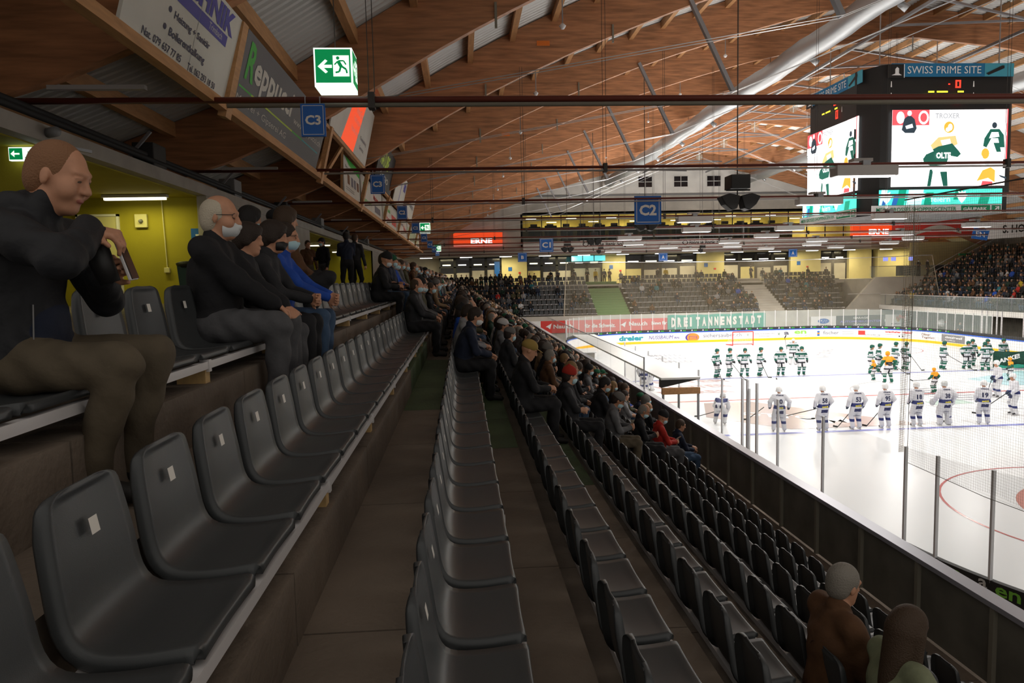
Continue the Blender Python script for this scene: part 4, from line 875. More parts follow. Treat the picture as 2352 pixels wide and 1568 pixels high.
def rink():
    # ice sheet
    pts = [rp(s) for s in np.arange(-34.6, 100, .5)]; pts = [p for p in pts if p[1] > 5.2]
    pts += [(RX1, 5.7)]
    m = MB(); m.add([(x, y, ICE) for x, y in pts], [tuple(range(len(pts)))][::1]); o = m.build('floor_ice', 'ice'); struct(o)
    m = MB(); m.box(5.7, 60, -6, 73, -6.6, -6.45); struct(m.build('floor_surround', 'conc'))
    def line(name, label, y, w, mm):
        m = MB(); m.add([(RX0, y-w/2, ICE+.004), (RX1, y-w/2+.0, ICE+.004), (RX1, y+w/2, ICE+.004), (RX0, y+w/2, ICE+.004)], [(0, 1, 2, 3)])
        tag(m.build(name, mm), label, 'ice marking')
    line('blue_line', 'pale blue line across the ice under the white team', 27.7, .3, 'ice_blue')
    line('blue_line', 'pale blue line across the ice under the green team', 43.3, .3, 'ice_blue')
    line('red_line', 'pale red line across the middle of the ice', 35.6, .25, 'ice_red')
    line('goal_line', 'thin red line at the far goal', 63.3, .06, 'ice_red')
    def ring(cx, cy, r, w, mm, name, label, a0=0, a1=2*pi):
        n = 64; vs = []
        for i in range(n+1):
            a = a0+(a1-a0)*i/n; vs += [(cx+(r-w)*cos(a), cy+(r-w)*sin(a), ICE+.005), (cx+r*cos(a), cy+r*sin(a), ICE+.005)]
        m = MB(); m.add(vs, [(2*i, 2*i+1, 2*i+3, 2*i+2) for i in range(n)]); return tag(m.build(name, mm), label, 'ice marking')
    ring(25.3, 35.6, 4.7, .06, 'ice_grey', 'centre_circle', 'thin circle round the centre spot on the ice')
    ring(17.6, 16.9, 4.75, .07, 'ice_red', 'faceoff_circle', 'red circle on the ice at the lower right')
    ring(17.9, 16.6, 3.3, .8, mat('ice_pink', (.62, .26, .22), .2), 'ice_logo', 'broad red ring logo inside the nearest circle')
    for cx, lb in ((17.6, 'left'), (33, 'right')): ring(cx, 57.5, 4.6, .06, 'ice_red', 'faceoff_circle', 'red circle on the far end of the ice, %s one' % lb)
    # advertising on ice
    def flat(pts, mm, name, label, z=.006):
        m = MB(); m.add([(x, y, ICE+z) for x, y in pts], [tuple(range(len(pts)))]); return tag(m.build(name, mm), label, 'ice marking')
    o = flat([(12.0, 35.0), (14.4, 35.0), (19.3, 28.4), (13.4, 28.4), (10.9, 31.5)], 'ice_brown', 'ice_advert', 'brownish advert painted on the ice near the near blue line')
    text('FM', (14.6, 29.2, ICE+.01), (1, 0, 0), (.1, 1, 0), 1.3, 'white', o, bold=.05); text('OTTO', (12.6, 31.6, ICE+.01), (1, -.6, 0), (.3, 1, 0), .9, 'white', o, w=3.2)
    o = flat([(16, 31.0), (16.01, 31.0), (16.0, 31.01)], 'ice_red', 'ice_lettering', 'faint red lettering painted on the ice left of centre')
    for i, s_ in enumerate(('SUTER', 'KLOTER', 'FUERER')): text(s_, (11.5-.3*i, 42-2.0*i, ICE+.008), (1, 0, 0), (-.3, 1, 0), 1.0, mat('ice_faint_red', (.72, .5, .5), .2), o, w=4.6-.3*i)
    o = flat([(15, 55), (15.01, 55), (15, 55.01)], 'ice_grey', 'ice_lettering', 'grey lettering painted on the far left ice')
    for i in range(3): text('LIEBEFELD', (14.0-.25*i, 56.5-2.2*i, ICE+.008), (1, 0, 0), (.05, 1, 0), 1.2, 'ice_grey', o, w=3.6)
    o = flat([(31, 55), (31.01, 55), (31, 55.01)], 'ice_grey', 'ice_lettering', 'grey diagonal lettering on the far ice behind the green goalkeeper')
    text('NATIONAL', (27.4, 52, ICE+.008), (.6, 1, 0), (-1, .6, 0), 1.0, mat('ice_faint_grey', (.5, .5, .52), .2), o, w=7)
    o = flat([(25, 33), (25.01, 33), (25, 33.01)], 'ice_grey', 'ice_logo', 'dark club logo strokes inside the centre circle')
    for i in range(7): 
        m = MB(); y = 33.4+.6*i; x = 23.2+.35*(i % 3); m.add([(x, y, ICE+.009), (x+2.4+.5*(i % 2), y+.1, ICE+.009), (x+2.0, y+.24, ICE+.009), (x-.4, y+.12, ICE+.009)], [(0, 1, 2, 3)]); m.build('logo_stroke', 'ice_grey', o)
    flat([(29.5, 40), (35, 42.6), (34, 37.2), (29.9, 37.2)], mat('ice_cyan', (.5, .72, .78), .2), 'ice_advert', 'pale cyan painted patch on the ice by the green banner')
    flat([(22.5, 33.4), (24.5, 33.8), (24.5, 32.6), (22.4, 32.4)], mat('ice_mint', (.6, .75, .68), .2), 'ice_advert', 'pale mint patch on the ice behind the white goalkeeper')
    m = MB(); n = 20; m.add([(25.3+1.8*cos(a), 63.3-1.8*sin(a), ICE+.005) for a in np.linspace(0, pi, n)], [tuple(range(n))]); tag(m.build('goal_crease', 'ice_crease'), 'pale blue goal crease in front of the far goal', 'ice marking')
    # boards
    t = thing('rink_boards', 'white advertising boards round the ice with yellow kick strip and blue top', 'boards', (25, 67.7, ICE))
    strip(-34.6, 95, ICE+.22, ICE+.98, 0, .06).build('board_face', 'bwhite', t)
    strip(-34.6, 95, ICE, ICE+.22, .02, .08).build('kick_plate', 'byellow', t)
    strip(22, 95, ICE+.98, ICE+1.06, .03, .09).build('cap_strip', 'bblue', t)
    strip(24, 95, ICE+1.06, ICE+1.3, -.05, .04).build('advert_strip', 'dark', t)
    strip(-34.6, 22, ICE+.62, ICE+1.0, .02, .11).build('outer_skirt', 'dark', t)
    s = 30.0
    while s < 66:
        def fn(x, y, s=s, z=0): p = rp(s+x); q = rn(s+x); return (p[0]+q[0]*-.03, p[1]+q[1]*-.03, ICE+1.11+z+y)
        text('A', None, None, None, .15, 'white', t, w=.17, bold=.03, fn=fn)
        text('en', None, None, None, .11, 'adgreen', t, w=.3, bold=.03, fn=lambda x, y, s=s: fn(x+.24, y, s)); s += 1.05
    # lettering on the outer face of the near boards, read from the stand side
    def near(s_, sa, w, h, mm, z):
        def fn(x, y): p = rp(sa-x); q = rn(sa-x); return (p[0]-q[0]*.098, p[1]-q[1]*.098, z+y)
        text(s_, None, None, None, h, mm, t, w=w, bold=.02, fn=fn)
    near('a', -23.8, .16, .16, 'white', ICE+.82); near('en', -24.1, .42, .17, 'ledg', ICE+.78); near('AARE ENERGIE AG', -24.6, .9, .05, 'white', ICE+.65); near('en', -23.1, .36, .12, 'ledg', ICE+.83)
    def bt(s_, sa, sb, z, h, mm, bold=.02, shear=0):
        def fn(x, y): p = rp(sa+x); q = rn(sa+x); return (p[0]+q[0]*.012, p[1]+q[1]*.012, z+y)
        return text(s_, None, None, None, h, mm, t, w=sb-sa, bold=bold, fn=fn, shear=shear)
    def bb(sa, sb, z0, z1, mm, off=.008, name='print'): return strip(sa, sb, z0, z1, off).build(name, mm, t)
    B = ICE
    bt('dreier', 34.5, 37.0, B+.34, .5, 'teal', .05); bt('NUSSBAUM', 37.5, 39.75, B+.42, .34, 'purple', .0, .2); bt('RN', 39.95, 40.4, B+.42, .18, 'purple')
    m = MB(); 
    def disc(sc, zc, r, mm, n=24, off=.01, sx=1.):
        m = MB(); vs = []
        for a in np.linspace(0, 2*pi, n+1)[:-1]:
            p = rp(sc+r*sx*cos(a)); q = rn(sc+r*sx*cos(a)); vs.append((p[0]+q[0]*off, p[1]+q[1]*off, max(zc+r*sin(a), B+.225)))
        m.add(vs, [tuple(range(n))]); return m.build('print', mm, t)
    disc(41.65, B+.5, .42, 'purple', sx=1.6); disc(41.72, B+.5, .4, 'orange', off=.014, sx=1.45)
    bb(41.35, 42.1, B+.58, B+.62, 'purple', .018); bb(41.35, 41.4, B+.3, B+.62, 'purple', .018); bb(41.55, 42.1, B+.42, B+.46, 'purple', .018); bb(42.06, 42.1, B+.3, B+.62, 'purple', .018)
    bt('sichersauber.ch', 42.7, 46.4, B+.46, .36, 'greyp', .0); bt('P. Sauter Reinigungen AG', 44.2, 46.3, B+.3, .1, 'greyp', 0)
    for sc in (47.0, 50.0):
        for a in range(6):
            m = MB(); dx, dz = .2*cos(a*pi/3), .2*sin(a*pi/3); m.bar((rp(sc+dx)[0], 67.585, B+.6+dz), (rp(sc-dx)[0]+.001, 67.585, B+.6-dz), .03, .01); m.build('snowflake', 'green' if a % 2 else 'mid', t)
    bt('Willy Schneider AG', 47.6, 49.6, B+.58, .14, 'greyp', 0); bt('Kälteanlagen', 48.1, 49.2, B+.38, .1, 'greyp', 0)
    bt('a', 50.5, 51.0, B+.5, .3, 'greyp', .04); bt('en', 51.5, 52.7, B+.55, .32, 'ledg', .03); bt('Aare Energie AG', 51.7, 53.2, B+.34, .1, 'mid', 0)
    for i, z in enumerate((.72, .56, .4)): disc(53.85, B+z, .09, ('blue', 'orange', 'blue')[i], 10, sx=1.5)
    bt('fischer', 54.3, 55.7, B+.46, .34, 'greyp', 0)
    for z in (.7, .6, .5, .4): bb(56.0, 57.0, B+z, B+z+.02, 'mid', .01)
    bb(57.4, 58.0, B+.44, B+.84, 'nau', .01); bt('schnyder ag', 58.0, 59.3, B+.38, .16, 'greyp', 0); bb(57.9, 59.3, B+.31, B+.33, 'mid', .01)
    bt('wechsler metzg', 59.7, 62.2, B+.66, .22, 'red', .04, .1); bb(59.7, 62.0, B+.55, B+.57, 'mid', .01)
    disc(61.0, B+.42, .07, 'black', 8); disc(61.3, B+.42, .07, 'black', 8)
    bt('Oltner', 63.1, 64.0, B+.62, .22, 'brown', .01); bt('Tagblatt', 63.1, 64.5, B+.34, .22, 'brown', .01)
    bb(65.3, 68.2, B+.26, B+.9, 'mid', .01); bt('schmid+wolf', 65.6, 67.9, B+.58, .2, 'white', .02); bt('Metallbau', 65.6, 67.0, B+.38, .1, 'bwhite', 0)
    # glass panes and posts
    g = thing('protective_glass', 'clear protective glass with steel posts round the rink boards', 'glass', (25, 67.7, ICE+1.3))
    pg = [-34.5, -33, -31.2, -29, -26.5, -25.2, -24.0, -22.9, -22.1, -18.9, -16.4, -14.4, -12.1, -9.7, -7.3, -4.9, -2.5, 0, 2.4]
    for a, c in zip(pg[:-1], pg[1:]): strip(a+.03, c-.03, ICE+1.0, -3.47, -.04, .015).build('glass_pane', 'glass', g)
    for a in pg:
        p = rp(a); q = rn(a); m = MB(); m.box(p[0]-.085, p[0]-.03, p[1]-.025, p[1]+.025, ICE+.95, -3.45); m.build('post', 'silver', g)
    pf = list(np.arange(24, 72.1, 1.07))
    for i in range(0, len(pf)-1, 2): strip(pf[i]+.03, pf[min(i+2, len(pf)-1)]-.03, ICE+1.3, -3.55, -.08, .015).build('glass_pane', 'glass', g)
    for a in pf:
        p = rp(a); q = rn(a); m = MB(); m.tube([(p[0]-q[0]*.1, p[1]-q[1]*.1, ICE+1.3), (p[0]-q[0]*.1, p[1]-q[1]*.1, -3.5)], .035, 6); m.build('post', 'rail', g)
    # goal
    t = thing('ice_hockey_goal', 'red framed goal with white net at the far end of the ice', 'goal', (25.3, 63.3, ICE))
    for sx, nm in ((-.95, 0), (.95, 0)):
        m = MB(); m.tube([(25.3+sx, 63.3, ICE), (25.3+sx, 63.3, ICE+1.25)], .045, 8); m.build('goal_post', 'red', t)
    m = MB(); m.tube([(24.35, 63.3, ICE+1.25), (26.25, 63.3, ICE+1.25)], .045, 8); m.build('crossbar', 'red', t)
    m = MB(); m.tube([(24.35, 63.3, ICE+.05), (24.1, 64.3, ICE+.05), (26.5, 64.3, ICE+.05), (26.25, 63.3, ICE+.05)], .04, 6); m.build('base_frame', 'red', t)
    m = MB()
    for q in np.linspace(0, 1, 16): m.bar((24.35+1.9*q, 63.4, ICE+1.22), (24.1+2.4*q, 64.25, ICE+.05), .012, .012)
    for q in np.linspace(0, 1, 10): m.bar((24.35-.25*q, 63.4+.85*q, ICE+1.22-1.15*q), (26.25+.25*q, 63.4+.85*q, ICE+1.22-1.15*q), .012, .012)
    m.build('net', 'white', t)
rink()
def nets():
    # near protective net, hanging string grid
    t = thing('safety_net', 'fine dark string net hanging above the near glass at right', 'net', (9.15, 12, -3.9))
    m = MB(); y0, y1, z0, z1, c = 9.2, 13.4, -3.78, 1.39, .048; r = .0015
    for i in range(int((y1-y0)/c)+1):
        y = y1-i*c; zb = z0+.12*sin(i*.16)*(i/90)-.0; m.bar((8.72+.01*sin(i), y, zb), (8.72, y, z1), r, r)
    for j in range(int((z1-z0)/c)+1):
        z = z0+j*c; m.bar((8.72, y0, z), (8.72, y1, z+.004*sin(j)), r, r)
    m.build('mesh', 'string', t)
    m = MB(); m.tube([(8.72, 13.4, z1), (8.75, 13.43, -1), (8.7, 13.4, z0), (8.7, 13.42, z0-.28)], .006, 5); m.tube([(8.72, y0, z0+.02), (8.72, 11.3, z0-.05), (8.72, 13.4, z0)], .006, 5); m.build('edge_rope', 'string', t)
    m = MB(); m.tube([(8.72, 13.7, z1), (8.72, y0, z1)], .014, 5); m.build('top_cable', 'darkwire', t)
    m = MB()
    for i in range(8): m.tube([(8.7+.045*i, 13.65, z1-.05*i), (8.67+.02*i+.015*sin(i*2), 13.6, -1.4), (8.62+.014*i, 13.55, -3.6)], .004, 4)
    for j in range(110): z = -3.6+j*.046; w = .10+.22*(z+3.6)/5; m.bar((8.65, 13.6, z), (8.65+w, 13.62, z+.03), .004, .004)
    m.build('gathered_edge', 'rope', t)
    # far net behind the end boards
    t = thing('safety_net', 'sand coloured haze of netting hanging behind the far end boards', 'net', (28, 68.3, -3.5))
    n = 30; vs = []
    for i in range(n+1):
        q = i/n; xt = 10.0+36.5*q; xb = 9.7+37.9*q; yy = 68.3+.15*sin(i*.9); vs += [(xb, yy, -3.6), (xt, yy, 1.55-.25*sin(pi*q))]
    m = MB(); m.add(vs, [(2*i, 2*i+2, 2*i+3, 2*i+1) for i in range(n)]); m.build('mesh', 'net', t)
    m = MB(); m.tube([vs[2*i+1] for i in range(n+1)], .03, 5); m.build('top_cable', 'wire', t)
    m = MB(); m.tube([vs[0], vs[1]], .05, 5); m.tube([vs[-2], vs[-1]], .03, 5); m.build('edge_rope', 'rope', t)
nets()

# ---------------------------------------------------------------- score cube
def score_cube():
    X0, X1, Y0, Y1 = 21.4, 27.75, 35.0, 41.4
    t = thing('score_cube', 'large black hanging score cube with bright video screens', 'scoreboard', ((X0+X1)/2, (Y0+Y1)/2, 6))
    c = 1.0
    m = MB(); m.prism([(X0-.9+c*.6, Y0+.3), (X0, Y0+.15), (X1, Y0+.15), (X1+.3, Y0+.4), (X1+.3, Y1), (X0-.9, Y1), (X0-.95, Y0+1.4)], 'z', 3.9, 10.2); m.build('casing', 'black', t)
    m = MB(); m.prism([(X0-.6, Y0+.4), (X0, Y0+.15), (X1, Y0+.15), (X1, Y1), (X0-.9, Y1), (X0-.9, Y0+1.4)], 'z', 2.84, 3.9); m.build('lower_casing', 'black', t)
    for x, y in ((X0, Y0+1), (X1, Y0+1), (X0, Y1-.5), (X1, Y1-.5)):
        m = MB(); m.tube([(x, y, 10), (x, y, 13.8)], .03, 5); m.build('suspension_cable', 'wire', t)
    E = {}
    def em(n_, col, s): return mat('led_'+n_, col, .5, emis=s)
    W1 = em('white', (1, 1, 1), 1.25); 
    def face(o, xd, W, sub):
        o = Vector(o); xd = Vector(xd).normalized(); up = Vector((0, 0, 1)); nrm = xd.cross(up)
        def P(u, z, e=0.): return o+xd*(u*W)+up*(z-o.z)+nrm*e
        def R(u0, u1, z0, z1, mm, e, name):
            m = MB(); m.quad(P(u0, z0, e), P(u1, z0, e), P(u1, z1, e), P(u0, z1, e)); return m.build(name, mm, t)
        def shapes(lst, name, e):
            mats = []; m = MB()
            for q, (col, pts) in enumerate(lst):
                if col not in mats: mats.append(col)
                m.add([P(u, z, e+q*.0025) for u, z in pts], [tuple(range(len(pts)))], mats.index(col))
            return m.build(name, mats, t)
        R(.0, 1, 9.55, 10.2, mat('site_blue', (.015, .16, .33), .5), .02, 'top_banner'); R(-.03, .1, 9.5, 10.15, 'black', .03, 'banner_emblem_field')
        shapes([('white', [(.0, 9.62), (.085, 9.62), (.05, 9.75)]), ('white', [(.03, 9.7), (.06, 9.7), (.06, 9.95), (.045, 10.02), (.03, 9.92)]), ('white', [(.1, 9.5), (.106, 9.5), (.106, 10.15), (.1, 10.15)])], 'banner_emblem', .04)
        text('SWISS PRIME SITE', P(.13, 9.7, .04), xd, up, .36, 'bwhite', t, w=.6*W, bold=0)
        R(.76, 1, 9.56, 10.19, mat('site_cyan', (.06, .32, .42), .5), .03, 'banner_picture'); shapes([('black', [(.77, 9.7), (.79, 9.62), (.92, 9.95), (.92, 10.08), (.9, 10.08)])], 'puck_picture', .045)
        # numerals
        rd = em('red', (1, .04, .02), 1.6); ye = em('yellow', (1, .9, .05), 1.2)
        def zero(u, z, h, w):
            L = []; th = .014
            for a in ((u, u+w, z, z+.07), (u, u+w, z+h-.07, z+h), (u, u+th, z, z+h), (u+w-th, u+w, z, z+h)): L.append((rd, [(a[0], a[2]), (a[1], a[2]), (a[1], a[3]), (a[0], a[3])]))
            return L
        shapes(zero(.52, 9.0, .38, .045)+zero(.56, 8.25, .45, .045)+[(rd, [(.46, 9.15), (.475, 9.15), (.475, 9.21), (.46, 9.21)])], 'numerals', .05)
        shapes([(ye, [(a, 8.78), (b, 8.78), (b, 8.86), (a, 8.86)]) for a, b in ((.3, .35), (.37, .46), (.54, .59))], 'yellow_legend', .05)
        shapes([('bwhite', [(a-.006, z), (a+.006, z), (a+.003, z+.28), (a-.003, z+.28)]) for a in (.0, .67) for z in (9.05, 8.5)], 'bulb_marks', .05)
        # screen picture
        z0, z1 = 4.2, 7.95; H = z1-z0
        R(.015, .955, z0, z1, W1, .03, 'video_screen')
        rr = em('scr_red', (.85, .1, .12), .8); gg = em('scr_green', (.01, .10, .07), .8); oo = em('scr_orange', (1, .42, .05), .9); dk = em('scr_dark', (.03, .05, .07), .6); pk = em('scr_pink', (.95, .75, .75), 1.1); gr = em('scr_grey', (.7, .75, .8), 1.); gt = em('scr_gold', (.72, .55, .22), .9); cy = em('scr_cyan', (.75, .92, .95), 1.1)
        def s(pts): return [(.015+.94*u, z0+H*v) for u, v in pts]
        def el(cx, cz, rx, rz, n=14): return s([(cx+rx*cos(a), cz+rz*sin(a)) for a in np.linspace(0, 2*pi, n+1)[:-1]])
        L = [(rr, s([(0, .80), (.32, .80), (.32, 1), (0, 1)])), (W1, el(.07, .9, .035, .08)), (W1, el(.27, .9, .045, .09)), (rr, el(.27, .9, .03, .06)), (cy, s([(0, .68), (1, .70), (1, .66), (0, .67)])), (pk, s([(.8, .88), (1, .82), (1, 1), (.8, 1)])), (gr, s([(.64, .74), (.8, .74), (.8, .98), (.64, .98)])),
             (pk, s([(.02, .5), (.3, .5), (.3, .44), (.02, .42)])), (cy, s([(0, .7), (.08, .7), (.08, .8), (0, .8)])),
             (dk, s([(.08, .74), (.11, .70), (.19, .70), (.21, .76), (.19, .88), (.16, .92), (.13, .92), (.10, .88)])), (gr, el(.145, .955, .02, .035)), (gr, s([(.11, .79), (.17, .82), (.18, .77), (.12, .75)])),
             (gt, s([(.31, .50), (.40, .64), (.55, .66), (.57, .55), (.44, .46), (.33, .44)])), (W1, s([(.42, .6), (.5, .62), (.52, .52), (.44, .52)])), (oo, el(.49, .77, .045, .075)), (W1, el(.5, .77, .02, .045)), (pk, el(.48, .74, .02, .03)),
             (gg, s([(.27, .36), (.31, .45), (.40, .52), (.52, .56), (.58, .46), (.6, .42), (.57, .38), (.5, .40), (.47, .28), (.34, .27), (.28, .3)])), (W1, s([(.3, .42), (.27, .50), (.33, .54), (.36, .46)])), (gr, s([(.6, .42), (.66, .46), (.68, .38), (.63, .36)])), (gr, s([(.17, .50), (.18, .5), (.28, .29), (.27, .28)])),
             (gg, s([(.33, .22), (.36, .22), (.34, .0), (.31, .0)])), (gg, s([(.42, .19), (.48, .19), (.49, .0), (.45, .0)])), (W1, s([(.36, .25), (.47, .25), (.45, .19), (.35, .2)])),
             (gg, s([(.80, .62), (.85, .74), (.93, .74), (.97, .66), (.98, .5), (.94, .5), (.92, .62), (.86, .62), (.82, .5), (.79, .52)])), (dk, el(.885, .79, .022, .04)), (W1, s([(.84, .62), (.93, .64), (.92, .7), (.86, .7)])), (gg, s([(.88, .56), (.93, .56), (.95, .44), (.91, .44)])), (gr, s([(.64, .52), (.80, .50), (.80, .51), (.64, .53)])),
             (oo, el(.81, .42, .035, .07)), (cy, el(.83, .30, .03, .03)), (gr, el(.77, .36, .02, .04)), (oo, s([(.74, .06), (.79, .2), (.86, .24), (.9, .2), (.9, .04), (.84, .1)])), (rr, s([(.78, .0), (.88, .0), (.88, .05), (.79, .06)])), (dk, s([(.93, .14), (1, .11), (1, .08), (.95, .11)])), (rr, s([(.99, .3), (1, .3), (1, 1), (.99, 1)]))]
        shapes(L, 'screen_picture', .045)
        text('TROXER', P(.015+.94*.36, z0+H*.88, .15), xd, up, .26, em('scr_mid', (.4, .42, .45), .8), t, w=.2*W); text('OLTE', P(.015+.94*.375, z0+H*.36, .16), xd, up, .30, W1, t, w=.12*W, bold=.05); text('ccari AG', P(.03, z0+H*.46, .15), xd, up, .2, pk, t, w=.26*W)
        # led ribbon and lower banner
        tl = em('ribbon_teal', (.08, .75, .62), .9); tg = em('ribbon_green', (.0, .32, .2), .8); tc = em('ribbon_cyan', (.55, .95, .95), 1.1); nb = em('ribbon_navy', (.02, .12, .4), .8)
        R(-.08, .94, 3.3, 4.05, tl, .03, 'led_ribbon')
        def rb(a, b, v0, v1): return [(-.08+1.02*a, 3.3+.75*v0), (-.08+1.02*b, 3.3+.75*v0), (-.08+1.02*b+.02, 3.3+.75*v1), (-.08+1.02*a+.02, 3.3+.75*v1)]
        sh = [(em('crest_white', (.9, 1, 1), 1.2), [(-.02+.045*dx, 3.65+.3*dz) for dx, dz in ((-1, .3), (-.6, .6), (-.7, 1), (-.2, .8), (0, 1.1), (.2, .8), (.7, 1), (.6, .6), (1, .3), (.5, -.5), (0, -1), (-.5, -.5))])]
        shapes([(tg, rb(.14, .2, 0, 1)), (tc, rb(.22, .34, 0, 1)), (tg, rb(.36, .42, 0, .8)), (tg, rb(.6, .66, .3, 1)), (tg, rb(.8, .88, 0, .6)), (tc, rb(.0, .05, 0, 1)), (nb, rb(.10, .14, 0, .6)), (nb, rb(.02, .05, 0, .6))]+sh, 'ribbon_picture', .045)
        text('Spiel-', P(.17, 3.48, .1), xd, up, .4, W1, t, w=.14*W, bold=.04); text('feiern', P(.6 if 0 else .34, 3.42, .1), xd, up, .3, tc, t, w=.16*W)
        shapes([(sh[0][0], [(u+.55+.07, z) for u, z in sh[0][1]])], 'ribbon_crest', .07)
        R(-.14, .94, 2.85, 3.28, 'bwhite', .03, 'lower_banner')
        text('MEIN GROSSES SHOPPINGCENTER', P(-.1, 2.97, .05), xd, up, .2, mat('gp_green', (.0, .24, .1), .5), t, w=.66*W, bold=.01)
        R(.6, .84, 2.9, 3.23, 'gp_green', .045, 'name_field'); R(.855, .93, 2.9, 3.23, 'gp_green', .045, 'arrow_field'); text('GÄUPARK', P(.615, 2.97, .06), xd, up, .2, 'bwhite', t, w=.2*W, bold=.04)
        shapes([('bwhite', [(.875, 3.0), (.885, 2.96), (.91, 3.1), (.9, 3.14)]), ('bwhite', [(.88, 3.14), (.915, 3.14), (.915, 3.17), (.88, 3.17)]), ('bwhite', [(.905, 3.0), (.915, 3.0), (.915, 3.16), (.905, 3.16)])], 'arrow', .06)
    M['gp_green'] = mat('gp_green', (.0, .24, .1), .5)
    face((X0, Y0, 3), (1, 0, 0), X1-X0, 0)
    face((X0-1.0, Y1+.1, 3), (.1, -6.0, 0), 5.6, 1)
score_cube()

# ---------------------------------------------------------------- loudspeakers
def speakers():
    for i, (x, y, z, s) in enumerate(((8.55, 21.9, 2.6, 1.), (9.3, 36, 2.95, 1.05), (9.3, 50, 2.8, .85), (8.9, 60, 2.75, .9), (12.5, 64, 2.6, .7), (21.8, 64, 2.5, .7))):
        t = thing('loudspeaker_cluster', 'black hanging loudspeaker cluster over the rink edge, %s from the camera' % ordinal(i+1), 'loudspeaker', (x, y, z), 0, 'hanging loudspeakers')
        m = MB(); m.box(x-.3*s, x+.3*s, y-.3*s, y+.3*s, z+.02, z+.44*s); bevel(m.build('subwoofer', 'black', t), .02)
        m = MB(); m.tube([(x, y, z+.4*s), (x, y, gz(x)+.3)], .02, 5); m.bar((x-.35*s, y, z), (x+.4*s, y, z), .05, .05); m.tube([(x, y, z), (x, y, z-.5*s)], .02, 5); m.build('hanger', 'darkwire', t)
        for sg in (-1, 1):
            if i > 3 and sg > 0: continue
            cx = x+sg*.27*s; cz = z-.32*s; m = MB()
            pts = [(cx-sg*.16*s, cz-.26*s), (cx-sg*.26*s, cz+.12*s), (cx+sg*.08*s, cz+.2*s), (cx+sg*.36*s, cz+.1*s), (cx+sg*.22*s, cz-.14*s), (cx, cz-.32*s)]
            if sg < 0: pts = pts[::-1]
            m.prism(pts, 'y', y-.32*s, y+.1*s); bevel(m.build('horn_speaker', 'black', t), .03)
speakers()

